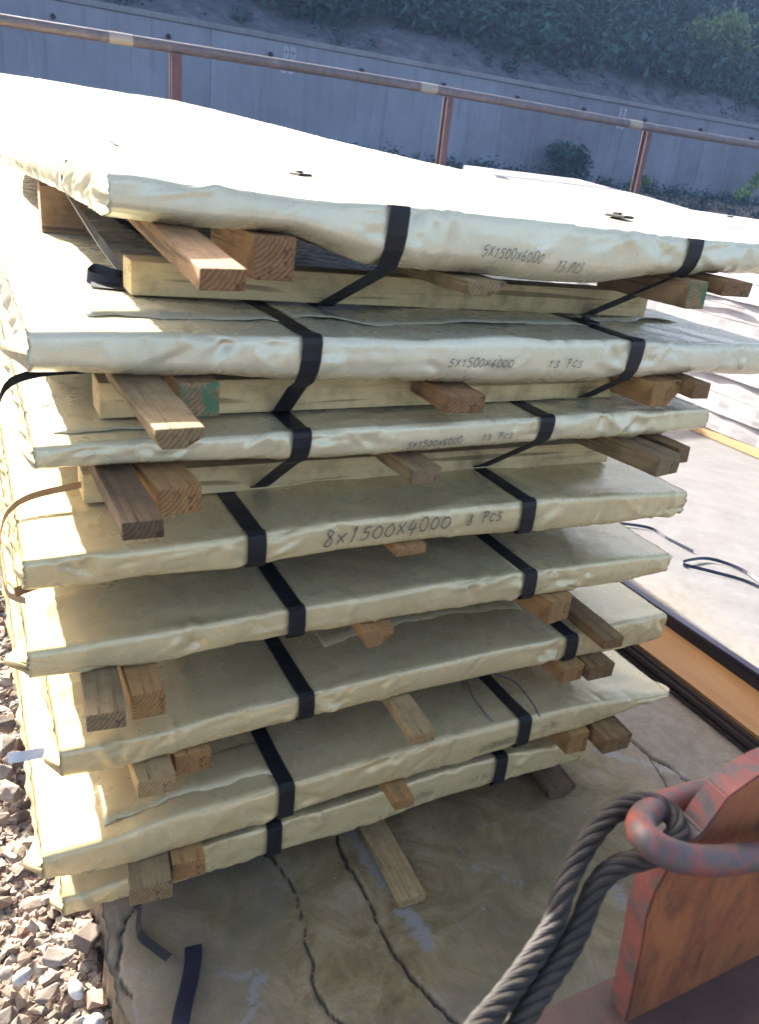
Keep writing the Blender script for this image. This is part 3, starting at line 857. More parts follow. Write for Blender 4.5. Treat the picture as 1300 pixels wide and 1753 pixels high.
spk = t.thr(t.noise(c, 75, 2, .5), .72, .76)
base = t.mix(t.math('MULTIPLY', spk, .7), base, (.40, .34, .30))
base = t.mix(t.thr(t.attr('crack'), .25, .8), base, (.07, .058, .04))
far = t.n('SeparateXYZ'); t.l(c, far.inputs[0])
sunlit_darkened = t.thr(t.math('ADD', far.outputs[0], t.math('MULTIPLY', t.math('SUBTRACT', n1, .5), .8)), 2.3, 3.0)  # sunlit part of the yard coloured darker so the sun does not bleach it
base = t.mix(t.math('MULTIPLY', sunlit_darkened, .8), base, t.ramp(t.noise(c, 5, 7, .7, .5), [(.3, (.090, .092, .098)), (.55, (.118, .120, .128)), (.72, (.145, .148, .158))]))
rg = t.ramp(n2, [(.3, (.55,) * 3), (.7, (.85,) * 3)])
bb = t.bump(n3, .35, .0018); bb = t.bump(n2, .4, .004, bb)
M_conc = t.out(base, rg, bb, spec=.35)
slab = mesh_np('concrete_yard', Vall, np.concatenate([F1, F2]), M_conc, smooth=True,
               attrs={'crack': np.append(crack.ravel(), np.zeros(nys)), 'pale': np.append(pale.ravel(), np.zeros(nys)), 'damp': np.append(damp.ravel(), np.zeros(nys))})
tag(slab, kind='structure')

# ------------------------------------------------------------------ the ground to the horizon and the bank behind the yard
t = NT('bare_soil')
c = t.coord('Object')
M_soil = t.out(t.ramp(t.noise(c, 9, 8, .7), [(.3, (.055, .042, .031)), (.55, (.09, .07, .054)), (.75, (.14, .11, .088))]), .9, t.bump(t.noise(c, 60, 4, .7), .5, .01))
gx = np.concatenate([[-190, -60, -12], np.linspace(-4, 4, 60), [12, 30, 80, 190]])
gy = np.concatenate([[-190, -60, -12], np.linspace(-4, 6, 60), [7.5]])
GX, GY = np.meshgrid(gx, gy, indexing='ij')
GZ = -.104 + .006 * np.sin(GX * 5) * np.sin(GY * 4)
g = mesh_np('ground', np.stack([GX, GY, GZ], -1).reshape(-1, 3), grid_faces(len(gx), len(gy)), M_soil, smooth=True)
tag(g, kind='structure')
bx = np.concatenate([[-190, -80], np.linspace(-30, 70, 200), [120, 190]])
by = np.array([7.5, 8.5, 10, 12, 14, 15.5, 16.6, 17.3])
BX, BY = np.meshgrid(bx, by, indexing='ij')
BZ = np.interp(BY, [7.5, 8.5, 10, 12, 14, 15.5, 17.3], [-.085, -.05, .2, .7, 1.2, 1.55, 1.68]) + .04 * np.sin(BX * 2.1) * (BY > 9)
b_ = mesh_np('earth_bank', np.stack([BX, BY, BZ], -1).reshape(-1, 3), grid_faces(len(bx), len(by)), M_soil, smooth=True)
tag(b_, kind='structure')
hy = np.array([17.25, 17.6, 18.4, 19.3, 21, 23, 26, 30, 33, 60, 110, 190])
hz = np.array([3.62, 3.74, 4.15, 4.65, 6.0, 7.6, 9.4, 10.8, 11.2, 11.5, 12, 13])
BX, BY = np.meshgrid(bx, hy, indexing='ij')
nz_ = np.array([mnoise.noise(Vector((x * .5, y * .5, 0))) for x, y in zip(BX.ravel(), BY.ravel())]).reshape(BX.shape)
BZ = np.interp(BY, hy, hz) + nz_ * .3 * (BY > 18)
t = NT('hill_soil')
c = t.coord('Object')
sp_ = t.n('SeparateXYZ'); t.l(c, sp_.inputs[0])
bank_c = t.ramp(t.noise(c, 3, 9, .75), [(.3, (.025, .027, .036)), (.5, (.068, .072, .092)), (.7, (.14, .148, .18))])  # bank colour tinted blue to imitate the cast of hazy air
M_hill = t.out(t.mix(t.thr(t.math('ADD', sp_.outputs[1], t.math('MULTIPLY', t.noise(c, .8, 4), .8)), 19.3, 19.9), bank_c, (.018, .020, .016)), .95, t.bump(t.noise(c, 12, 6, .75), .9, .08))
h_ = mesh_np('hillside', np.stack([BX, BY, BZ], -1).reshape(-1, 3), grid_faces(len(bx), len(hy)), M_hill, smooth=False)
tag(h_, kind='structure')
def hill_z(x, y): return float(np.interp(y, hy, hz))

# ------------------------------------------------------------------ gravel and rocks beside the slab
def rock_shapes(n, flat=1.0, seed=3, pts=14):
    r = np.random.default_rng(seed)
    out = []
    for _ in range(n):
        bm = bmesh.new()
        for p in r.normal(size=(pts, 3)):
            p = p / np.linalg.norm(p) * r.uniform(.75, 1.)
            bm.verts.new((p[0], p[1] * r.uniform(.8, 1), p[2] * flat))
        res = bmesh.ops.convex_hull(bm, input=bm.verts)
        bmesh.ops.delete(bm, geom=[v for v in bm.verts if not v.link_faces], context='VERTS')
        bmesh.ops.triangulate(bm, faces=bm.faces)
        bm.verts.index_update()
        out.append((np.array([v.co[:] for v in bm.verts]), np.array([[v.index for v in f.verts] for f in bm.faces])))
        bm.free()
    return out
shapes = rock_shapes(14, .62) + rock_shapes(6, .35, 9)
def scatter(n, xr_, yr_, smin, smax, zbase, pw=2.2):
    parts = []
    tone = []
    for _ in range(n):
        x, y = rng.uniform(*xr_), rng.uniform(*yr_)
        s = smin + (smax - smin) * rng.random() ** pw
        if x + s * .7 > .388: x = .388 - s * .7 - rng.random() * .02
        v, f = shapes[rng.integers(len(shapes))]
        a, b2 = rng.uniform(0, 6.28), rng.normal() * .5
        ca, sa, cb, sb = math.cos(a), math.sin(a), math.cos(b2), math.sin(b2)
        M = np.array([[ca, -sa, 0], [sa, ca, 0], [0, 0, 1]]) @ np.array([[1, 0, 0], [0, cb, -sb], [0, sb, cb]])
        parts.append(((v * s) @ M.T + [x, y, zbase + s * rng.uniform(.0, .45)], f))
        tone.append(np.full(len(v), rng.random()))
    V, F = join(parts)
    return V, F, np.concatenate(tone)
def rock_mat(name, stops, use_tone=True):
    t = NT(name)
    c = t.coord('Object')
    if use_tone:
        colr = t.ramp(t.attr('tone'), stops)
    else:
        colr = t.ramp(t.noise(c, 14, 4), stops)
    colr = t.mix(t.math('MULTIPLY', t.thr(t.noise(c, 110, 5, .75), .45, .65), .45), colr, (.09, .07, .055))
    return t.out(colr, .85, t.bump(t.noise(c, 120, 5, .7), .55, .003), spec=.25)
M_gravel = rock_mat('gravel_stone', [(0, (.17, .12, .085)), (.3, (.25, .185, .135)), (.55, (.31, .24, .175)), (.72, (.29, .18, .125)), (.82, (.34, .29, .22)), (1, (.40, .35, .28))])
Va, Fa, Ta = scatter(16000, (.02, .392), (-.55, 1.6), .004, .022, -.100, 1.7)
Vb, Fb, Tb = scatter(900, (-.1, .37), (-.55, 1.6), .014, .034, -.094)
Vc, Fc, Tc = scatter(3500, (-3.5, -.1), (-2.5, 6), .01, .05, -.085)
Vd, Fd, Td = scatter(2500, (-.4, .3), (1.5, 6.5), .008, .035, -.085)
V, F = join([(Va, Fa), (Vb, Fb), (Vc, Fc), (Vd, Fd)])
gr = mesh_np('gravel', V, F, M_gravel, attrs={'tone': np.concatenate([Ta, Tb, Tc, Td])})
tag(gr, kind='stuff')

M_rockdark = rock_mat('brown_grey_rock', [(.3, (.12, .09, .07)), (.5, (.17, .135, .105)), (.7, (.22, .18, .145))], False)
M_rockpale = rock_mat('pale_rock', [(.3, (.20, .16, .125)), (.5, (.26, .215, .17)), (.7, (.31, .265, .215))], False)
M_rockwhite = rock_mat('white_stone', [(.3, (.42, .40, .36)), (.5, (.50, .48, .44)), (.7, (.56, .54, .50))], False)
M_brick = rock_mat('orange_brick_stone', [(.3, (.17, .085, .055)), (.5, (.215, .115, .078)), (.7, (.25, .155, .11))], False)
def rock(px, py, sx, sy, sz, rz, mat, label, seed, smooth=False, z=-.065, tilt=0.):
    """one loose stone; angular or water-worn"""
    r = np.random.default_rng(seed)
    bm = bmesh.new()
    if smooth:
        bmesh.ops.create_icosphere(bm, subdivisions=3, radius=1)
        for v in bm.verts:
            v.co *= 1 + .16 * mnoise.noise(v.co * 1.3 + Vector((seed, 0, 0)))
    else:
        for p in r.normal(size=(15, 3)):
            p = p / np.linalg.norm(p)
            bm.verts.new((p[0], p[1], math.copysign(min(abs(p[2]) * 1.4, .8), p[2])))
        bmesh.ops.convex_hull(bm, input=bm.verts)
        bmesh.ops.delete(bm, geom=[v for v in bm.verts if not v.link_faces], context='VERTS')
        bmesh.ops.bevel(bm, geom=list(bm.edges), offset=.05, segments=1, affect='EDGES')
        bmesh.ops.triangulate(bm, faces=bm.faces)
        bmesh.ops.subdivide_edges(bm, edges=bm.edges, cuts=1, use_grid_fill=True)
        for v in bm.verts:
            v.co *= 1 + .07 * mnoise.noise(v.co * 2.5 + Vector((seed, 0, 0)))
    for v in bm.verts:
        v.co = Vector((v.co.x * sx, v.co.y * sy, v.co.z * sz))
    o = mesh_bm('loose_rock', bm, mat, smooth=smooth)
    o.location = (px, py, z + sz * .5); o.rotation_euler = (tilt, tilt * .6, rz)
    tag(o, label, 'stone', 'loose rocks on the gravel')
    return o
rock(.233, .010, .020, .013, .012, .5, M_rockwhite, 'white rounded stone at the left, beside a flat brown one', 1, True, -.05)
rock(.326, -.060, .013, .024, .014, .2, M_rockwhite, 'white egg-shaped stone standing nearest the slab edge', 2, True, -.045)
rock(.350, -.140, .020, .018, .015, .3, M_rockwhite, 'white worn stone lowest of the white ones, touching the slab edge', 3, True, -.05)
rock(.205, .035, .014, .014, .010, .2, M_rockpale, 'pale yellowish stone left of the white rounded one', 4, True, -.055)
rock(.245, .118, .016, .013, .010, .1, M_brick, 'orange brick fragment among the small gravel', 5, False, -.055)
rock(.283, -.050, .036, .020, .013, .2, M_rockdark, 'flat brown-grey stone between the white stones', 6, False, -.05, .1)
rock(.258, -.135, .034, .020, .013, -.1, M_rockdark, 'flat wedge of dark stone lowest on the gravel', 7, False, -.05, -.1)
rock(.305, .03, .038, .024, .014, -.3, M_rockpale, 'broad pale slab of stone above the flat brown-grey one', 8, False, -.052, .1)
rock(.247, .535, .050, .038, .030, .5, M_rockpale, 'large pale angular rock beside the sixth pack', 9, False, -.05, .2)
rock(.235, .72, .045, .032, .026, 1.0, M_rockpale, 'pale angular rock furthest up along the packs', 10, False, -.05, .15)
rock(.262, .66, .032, .026, .02, .4, M_rockdark, 'dark grey rock above the large angular one', 11, False, -.05)
rock(.225, .615, .032, .022, .02, .1, M_rockpale, 'pale stone left of the dark grey rock', 12, False, -.05, .2)
rock(.24, .81, .04, .03, .022, .2, M_rockdark, 'dark rock partly hidden behind the shiny pack corner', 13, False, -.05, .2)
rock(.275, .37, .020, .018, .012, .2, M_rockpale, 'pale stone below the large angular rock', 14, False, -.06)
rock(.23, .34, .022, .016, .012, 2.2, M_rockpale, 'light flat stone at the left edge of the small gravel', 15, False, -.06)
rock(.25, -.21, .036, .026, .014, 1.2, M_rockpale, 'pale flat stone cut off by the bottom of the view', 16, False, -.05, .1)
rock(.195, -.06, .036, .022, .014, .6, M_rockdark, 'flat dark stone at the lower left under the yellowish one', 17, False, -.055, .1)
rock(.34, .06, .022, .018, .012, .9, M_rockdark, 'brown stone near the corner of the lowest pack', 18, False, -.06, .1)
# broken brick wedged under the corner of the lowest pack
bm = box_bm(.055, .04, .03, .004)
for v in bm.verts: v.co += Vector([mnoise.noise(v.co * 30 + Vector((i * 7, 0, 0))) * .006 for i in range(3)])
o = mesh_bm('broken_brick', bm, M_rockdark); o.location = (.365, .062, -.055); o.rotation_euler = (.1, .35, .9)
tag(o, 'brownish broken brick wedged under the left corner of the lowest pack', 'brick')

# ------------------------------------------------------------------ loose strapping
def loose(name, pts, w, mat, label, n=8, group='loose lengths of strapping on the yard'):
    P = catmull(pts, n)
    O = P[0].copy()
    o = ribbon(name, [p - O for p in P], w, .0014, mat)
    o.location = O
    tag(o, label, 'strap', group)
    return o
P = catmull([(.474, .075, .030), (.468, .035, .012), (.459, .0, .009), (.462, -.03, .009), (.478, -.06, .010), (.500, -.10, .016)], 6)
o = ribbon('cut_strap', [p - P[0] for p in P], [Vector((.010, .004, .008)) if i < 16 else Vector((.014, .006, .008)) for i in range(len(P))], .0014, M_strap)
o.location = P[0]
tag(o, 'short bent black strap offcut curling out from under the lowest pack', 'strap', 'loose lengths of strapping on the yard')
loose('cut_strap', [(.553, -.088, .010), (.545, -.12, .014), (.525, -.17, .022), (.495, -.23, .020), (.47, -.30, .010), (.46, -.40, .004), (.47, -.5, .004)], (.034, -.006, .003), M_strapblue, 'wide blue-black strap offcut lying towards the bottom of the view', 6)
loose('cut_strap', [(3.02, 1.42, .012), (3.19, 1.315, .010), (3.20, 1.19, .006), (3.22, 1.05, .006)], (.007, .003, .012), M_strapblue, 'thin bent dark strap on the sunlit concrete next to the fourth pack', 6)
loose('cut_strap', [(3.25, .58, .006), (3.23, .74, .008), (3.13, .86, .012), (3.05, .955, .012), (3.12, .975, .014), (3.235, .955, .012), (3.30, .83, .010), (3.27, .66, .012), (3.24, .45, .006), (3.2, .1, .006)], (.008, .005, .012), M_strapblue, 'dark strap folded into a narrow triangle on the sunlit concrete', 6)

# ------------------------------------------------------------------ rusty plates and channel beside the stack
M_rusttop = metal_mat('rusty_orange_plate', [(.25, (.20, .088, .022)), (.5, (.31, .15, .042)), (.75, (.38, .20, .07))], 6, (.6, .8), 0, .25, (1, .25, 1))
M_rustdark = metal_mat('dark_mill_scale', [(.3, (.022, .015, .014)), (.6, (.055, .032, .024)), (.8, (.14, .065, .035))], 9, (.5, .7), 0, .2, (1, .1, 4))
M_blackst = metal_mat('black_steel', [(.3, (.014, .014, .020)), (.7, (.034, .034, .044))], 10, (.35, .5), .3, .15, (1, .2, 1))
M_bluest = metal_mat('blue_grey_steel', [(.3, (.035, .035, .06)), (.7, (.08, .08, .12))], 12, (.35, .5), .3, .2, (1, .2, 1))
e = empty('rusty_plate_pile', (2.25, 0, 0))
tag(e, 'low pile of long rusty steel plates with orange top right of the stack', 'steel plates')
for i in range(5):
    dx = [0, .006, -.003, .004, .012][i]
    bm = box_bm(.205, 7.0, .0125, .0012)
    o = mesh_bm('steel_plate', bm, M_rusttop if i == 4 else M_rustdark, e)
    o.location = (.10 + dx, 2.45, .011 + i * .0142)
bm = box_bm(.03, .5, .004, 0)
e2 = empty('steel_channel', (2.43, 0, .0))
tag(e2, 'long black steel channel with blue-grey upper flange beside the rusty plates', 'steel channel')
def wavy_box(name, x0, x1, z0, z1, mat, parent):
    n = 40
    V = []
    for i in range(n):
        y = -1.1 + 7.1 * i / (n - 1)
        dz = .012 * math.exp(-((y + .2) / .5) ** 2)
        for (x, z) in ((x0, z0), (x1, z0), (x1, z1 + dz), (x0, z1 + dz)): V.append((x, y, z))
    F = grid_faces(n, 4, wrap_v=True).tolist() + [[0, 1, 2, 3], [4 * n - 1, 4 * n - 2, 4 * n - 3, 4 * n - 4]]
    return mesh_np(name, V, F, mat, parent)
wavy_box('web', .03, .042, .004, .112, M_blackst, e2)
wavy_box('flange', .03, .058, .1135, .121, M_bluest, e2)
wavy_box('flange', .044, .105, .002, .010, M_blackst, e2)

# ------------------------------------------------------------------ neighbouring stack of sheets in the sun
e = empty('sheet_stack', (4.87, 2, 0))
tag(e, 'tall sunlit stack of pale steel sheets beyond the wrapped packs, on an orange timber', 'sheet stack')
t = NT('pale_sheet')
c = t.coord('Object', (1, 1, 6))
M_sheet = t.out(t.ramp(t.noise(c, 4, 6, .65), [(.3, (.22, .205, .20)), (.5, (.32, .30, .295)), (.7, (.42, .40, .39))]), .5, t.bump(t.noise(c, 20, 4), .3, .006))
M_yellow = NT('yellow_timber').out((.42, .27, .12), .7)
zc = .062
r = random.Random(4)
ylist = np.linspace(.3, 6.2, 60)
NL = 11
for i in range(NL):
    h = (1.43 - .062) / NL
    dx0, dx1 = r.uniform(-.02, .02), r.uniform(-.04, .04)
    ye = 6.2 + r.uniform(-.06, .03) if i < NL - 1 else 6.2
    V = []
    ys2 = np.linspace(.3 + r.uniform(-.05, .05), ye, 60)
    for y in ys2:
        rise = float(np.interp(y, [.3, 3.6, 4.5, 5.2, 5.64, 6.2], [0, 0, .01, .085, .118, .17])) * (i / (NL - 1)) ** 2
        z0, z1 = zc + rise + .003, zc + h + rise - .002
        w = .006 * math.sin(y * 7 + i) + .003 * math.sin(y * 19 + i * 2)
        for (x, z) in ((dx0 + w, z0), (1.5 + dx1, z0), (1.5 + dx1, z1), (dx0 + w + .004, z1)): V.append((x, y - 2, z))
    n = 60
    F = grid_faces(n, 4, wrap_v=True).tolist() + [[0, 1, 2, 3], [4 * n - 1, 4 * n - 2, 4 * n - 3, 4 * n - 4]]
    mesh_np('sheet_pack', V, F, M_sheet, e)
    zc += h
for xx in (.0, .72, 1.42):
    o = mesh_bm('skid', box_bm(.08, 6.2, .058, .004), M_yellow, e); o.location = (xx + .03, 1.3, .031)
bm = box_bm(.05, .02, .012, .002); o = mesh_bm('strap_seal', bm, M_strap, e); o.location = (.38, 1.1, 1.44)
bm = box_bm(.02, 3.5, .003, 0); o = mesh_bm('strap', bm, M_rustdark, e); o.location = (-.012, 2.2, .9)

# ------------------------------------------------------------------ pipe railing behind the stack
M_pipe = metal_mat('weathered_pipe', [(.3, (.085, .066, .062)), (.55, (.125, .10, .098)), (.75, (.18, .155, .155))], 12, (.35, .55), .2, .2)
M_post = metal_mat('red_oxide_post', [(.3, (.07, .030, .027)), (.6, (.115, .046, .040)), (.8, (.15, .066, .056))], 14, (.5, .7), 0, .2)
M_cream = NT('cream_paint').out((.27, .23, .18), .6)
e = empty('pipe_railing', (2.16, 7, 0))
tag(e, 'rust-brown pipe railing on red posts running behind the stack', 'railing')
RZ = 2.275
vv, ff = tube_arrays([(x, 0, RZ + .003 * x + .012 * math.sin(x * .7)) for x in np.linspace(-9, 26, 60)], .047, 14)
mesh_np('top_pipe', vv, ff, M_pipe, e, smooth=True)
for i, px in enumerate([-6.55, -3.65, -.75, 2.16, 5.07, 7.96, 10.85, 13.8, 16.7]):
    x = px - 2.16
    bm = bmesh.new()
    zt_ = RZ + .003 * x + .012 * math.sin(x * .7) - .035
    box_bm(.075, .012, zt_, .001, (0, -.04, zt_ / 2), bm); box_bm(.075, .012, zt_, .001, (0, .04, zt_ / 2), bm); box_bm(.014, .066, zt_ - .001, 0, (0, 0, zt_ / 2), bm)
    if i == 3:
        for v in bm.verts: v.co.x *= 1.25
    p = mesh_bm('post', bm, M_post, e); p.location = (x, 0, -.01)
for px in (1.68, 4.80, 7.72):
    x = px - 2.16
    vv, ff = tube_arrays([(x + d, 0, RZ + .003 * (x + d) + .012 * math.sin((x + d) * .7)) for d in np.linspace(-.10, .10, 6)], .0495, 14)
    mesh_np('paint_band', vv, ff, M_cream, e, smooth=True)

# ------------------------------------------------------------------ retaining wall at the foot of the hill
def wall_mat(name, a, b_, cc):
    t = NT(name)
    c = t.coord('Object')
    base = t.ramp(t.noise(c, .7, 6, .65), [(.3, a), (.5, b_), (.7, cc)])
    st = t.noise(t.coord('Object', (5, 1, .25)), 1.5, 5, .7)
    base = t.mix(t.math('MULTIPLY', t.thr(st, .52, .68), .45), base, [x * .45 for x in b_])
    st2 = t.noise(t.coord('Object', (3, 1, .18), (0, 0, .3)), 2.6, 4, .6)
    base = t.mix(t.math('MULTIPLY', t.thr(st2, .60, .72), .35), base, [min(.7, x * 1.5) for x in cc])
    return t.out(base, .9, t.bump(t.noise(c, 9, 6, .7), .35, .02))
M_wall1 = wall_mat('old_concrete_wall', (.145, .16, .19), (.175, .193, .228), (.205, .225, .262))  # bluish tint in the concrete stands in for hazy air and skylight
M_wall2 = wall_mat('dirtier_concrete_wall', (.10, .108, .128), (.14, .15, .178), (.18, .192, .225))
M_hole = NT('bore_shade').out((.012, .011, .012), .9)
M_white = NT('chalk_mark').out((.36, .39, .43), .8)
e = empty('retaining_wall', (0, 17, 1.5))
tag(e, 'long grey concrete retaining wall with a row of drain holes below the hill', 'wall')
edges_ = [-40, -30, -20, -10, -2, 5.2, 12.5, 19.6, 27, 34, 42, 55]
for i in range(len(edges_) - 1):
    x0, x1 = edges_[i], edges_[i + 1]
    bm = box_bm(x1 - x0 - .006, .5, 2.68, .012)
    o = mesh_bm('wall_panel', bm, M_wall1 if i < 6 else M_wall2, e)
    o.location = ((x0 + x1) / 2, .25 + (.0 if i < 6 else .012), .80)
M_cope = wall_mat('coping_concrete', (.12, .12, .125), (.16, .16, .165), (.2, .2, .205))
o = mesh_bm('coping', box_bm(95, .56, .11, .02), M_cope, e); o.location = (7.5, .25, 2.2)
for i in range(-6, 15):
    x = 2.2 + i * 2.135
    vv, ff = tube_arrays([(x, -.075, 3.385 - 1.5 - .02), (x, .02, 3.385 - 1.5)], .046, 10)
    cap = mesh_np('drain_pipe', vv, ff, M_rustdark, e)
    bm = bmesh.new(); bmesh.ops.create_circle(bm, cap_ends=True, radius=.044, segments=12)
    h = mesh_bm('bore_shade_disc', bm, M_hole, e); h.location = (x, -.066, 3.385 - 1.5 - .02); h.rotation_euler = (math.radians(90), 0, 0)  # black disc painted in for the shade inside each pipe
def chalk(x, z, txt, h, parent):
    V, F = [], []
    for i, ch in enumerate(txt):
        for st in GLYPH[ch]:
            pts = [Vector((x + (i + a) * h * .75, 0, z + b * h)) for a, b, _ in [(p.x, p.y, 0) for p in catmull([(a, b, 0) for a, b in st], 3)]]
            for a, b in zip(pts[:-1], pts[1:]):
                d = (b - a).normalized(); nn = Vector((-d.z, 0, d.x)) * .022
                k0 = len(V)
                for p in (a + nn, b + nn, b - nn, a - nn): V.append((p.x, -.012, p.z))
                F.append((k0, k0 + 1, k0 + 2, k0 + 3))
    return mesh_np('painted_mark', V, F, M_white, parent)
chalk(6.75, 3.36 - 1.5, '88', .2, e); chalk(6.72, 3.08 - 1.5, '00', .2, e)
chalk(16.2, 3.36 - 1.5, '88', .2, e); chalk(16.2, 3.08 - 1.5, '00', .2, e)

# ------------------------------------------------------------------ vegetation
def leaf_mat(name, a, b_, cc, tr=.0):
    t = NT(name)
    colr = t.ramp(t.attr('tone'), [(0, a), (.5, b_), (1, cc)])
    m = t.out(colr, .8, spec=.08)
    return m
M_leafdark = leaf_mat('dark_foliage', (.004, .020, .030), (.012, .045, .055), (.045, .11, .10))  # leaf colours shifted to blue for the hazy cast of the background
M_leafmid = leaf_mat('mid_foliage', (.035, .075, .035), (.07, .13, .055), (.12, .20, .08))
M_leaflite = leaf_mat('light_foliage', (.08, .15, .05), (.14, .24, .08), (.24, .35, .14))
M_stem = NT('stem_bark').out((.10, .07, .05), .9)
def leaves(n, blobs, size, r=rng):
    """n small leaf faces spread on and in blobs [(cx,cy,cz,rx,ry,rz)]"""
    B = np.array(blobs, float)
    wts = (B[:, 3] * B[:, 4] * B[:, 5]) ** .66
    idx = r.choice(len(B), n, p=wts / wts.sum())
    d = r.normal(size=(n, 3)); d /= np.linalg.norm(d, axis=1)[:, None]
    rad = r.random(n) ** .35
    P = B[idx, :3] + d * rad[:, None] * B[idx, 3:6] * (1 + .22 * r.normal(size=(n, 1)))
    nr = d + r.normal(size=(n, 3)) * .8; nr /= np.linalg.norm(nr, axis=1)[:, None]
    u = np.cross(nr, r.normal(size=(n, 3))); u /= np.linalg.norm(u, axis=1)[:, None]
    v = np.cross(nr, u)
    s = size * r.uniform(.5, 1.4, (n, 1))
    V = np.stack([P - u * s, P - v * s * .45 + nr * s * .15, P + u * s, P + v * s * .45 + nr * s * .15], 1).reshape(-1, 3)
    F = np.arange(4 * n).reshape(n, 4)
    tone = np.repeat(np.clip(r.normal(.5, .25, n) + (r.random(len(B))[idx] - .5) * .9, 0, 1), 4)
    return V, F, tone
def foliage(name, n, blobs, size, mat, parent=None, org=(0, 0, 0)):
    V, F, T_ = leaves(n, blobs, size)
    return mesh_np(name, V - np.array(org), F, mat, parent, attrs={'tone': T_})
def shrub(name, x, y, z, blobs, n, size, mat, label, cat='bush', group=None, stems=4):
    e = empty(name, (x, y, z))
    tag(e, label, cat, group)
    foliage('crown', n, [(x + a, y + b, z + c, d, e_, f) for a, b, c, d, e_, f in blobs], size, mat, e, (x, y, z))
    r = random.Random(int(x * 100))
    for i in range(stems):
        b = blobs[i % len(blobs)]
        vv, ff = tube_arrays(catmull([(r.uniform(-.05, .05), r.uniform(-.05, .05), -.1), (b[0] * .4, b[1] * .4, b[2] * .5), (b[0], b[1], b[2] + b[5] * .4)], 4), [.03 - .022 * q / 8 for q in range(9)], 6)
        mesh_np('stem', vv, ff, M_stem, e, smooth=True)
    return e
def rblobs(n, sx, sy, sz, r0, seed, z0=0):
    r = random.Random(seed)
    return [(r.uniform(-sx, sx), r.uniform(-sy, sy), z0 + r.uniform(.1, 1) * sz, r0 * r.uniform(.6, 1.2), r0 * r.uniform(.6, 1.2), r0 * r.uniform(.5, 1.0)) for _ in range(n)]
# dense undergrowth over the hillside, one mass nobody could count
blobs = []
r = random.Random(5)
for _ in range(1900):
    x = r.uniform(-2, 44); y = 19.3 + (r.random() ** 1.3) * 8
    s = r.uniform(.35, .95)
    blobs.append((x, y, hill_z(x, y) + s * .45 + (.5 if y > 21 else 0) * r.random(), s, s, s * r.uniform(.7, 1.2)))
hf = foliage('hillside_undergrowth', 300000, blobs, .12, M_leafdark)
tag(hf, kind='stuff')
gb = []
for _ in range(260):
    x = r.uniform(-6, 50); y = r.uniform(17.9, 19.8)
    s = r.uniform(.05, .2)
    gb.append((x, y, hill_z(x, y) + s * .4, s * 1.5, s * 1.5, s))
gw = foliage('bank_weeds', 9000, gb, .045, M_leafdark); tag(gw, kind='stuff')
gb = []
for _ in range(1100):
    x = r.uniform(4, 45); y = r.uniform(9.5, 16.8)
    s = r.uniform(.08, .26)
    gb.append((x, y, float(np.interp(y, [8.5, 10, 12, 14, 15.5, 17.3], [-.05, .2, .7, 1.2, 1.55, 1.68])) + s * .3, s * 1.3, s * 1.3, s))
gw = foliage('wall_foot_weeds', 52000, gb, .045, M_leafdark); tag(gw, kind='stuff')

shrub('wall_bush', 14.5, 16.55, 1.62, rblobs(9, .34, .2, .8, .34, 1, .05), 2600, .06, M_leafdark, 'dark round bush growing at the foot of the wall between two posts', group='bushes at the wall foot')
shrub('wall_bush', 21.0, 16.2, 1.6, [(-.1, 0, .3, .2, .2, .3), (.15, 0, .65, .16, .16, .25), (.3, 0, .85, .14, .14, .18), (-.35, 0, .2, .2, .2, .2)], 500, .06, M_leaflite, 'slender light green plant at the foot of the wall near the right edge', group='bushes at the wall foot')
shrub('wall_bush', 16.9, 16.3, 1.6, rblobs(4, .2, .2, .35, .2, 3), 420, .05, M_leafmid, 'low green plant at the wall foot right of the dark round bush', group='bushes at the wall foot', stems=2)
shrub('wall_bush', 21.9, 15.6, 1.5, rblobs(5, .4, .2, .25, .25, 6), 700, .05, M_leafdark, 'low dark bush beside the slender light plant', group='bushes at the wall foot', stems=2)
shrub('hill_shrub', 22.6, 19.95, 5.05, [(-1.0, 0, 1.3, .6, .6, .35), (-.2, -.2, 1.55, .7, .6, .4), (.5, 0, 1.0, .6, .5, .4), (-.6, -.3, .7, .5, .5, .4), (.3, -.4, .35, .45, .4, .3), (.75, -.3, -.05, .5, .4, .3), (1.1, 0, .45, .4, .4, .3)], 3600, .085, M_leafmid, 'lighter green shrub standing out of the dark hillside at the upper right', 'shrub', 'shrubs on the hillside')
for i, (x, y, mat, lab) in enumerate([
    (11.0, 19.7, M_leaflite, 'small yellow-green shrub at the left end of the dark hillside growth'),
    (13.6, 19.6, M_leaflite, 'small bright shrub at the edge of the bank above the middle of the wall'),
    (17.6, 19.5, M_leafmid, 'small green shrub at the edge of the bank left of the lighter big shrub')]):
    shrub('hill_shrub', x, y, hill_z(x, y) + .1, rblobs(3, .15, .1, .4, .13, 20 + i), 60, .05, mat, lab, 'shrub', 'shrubs on the hillside', 2)

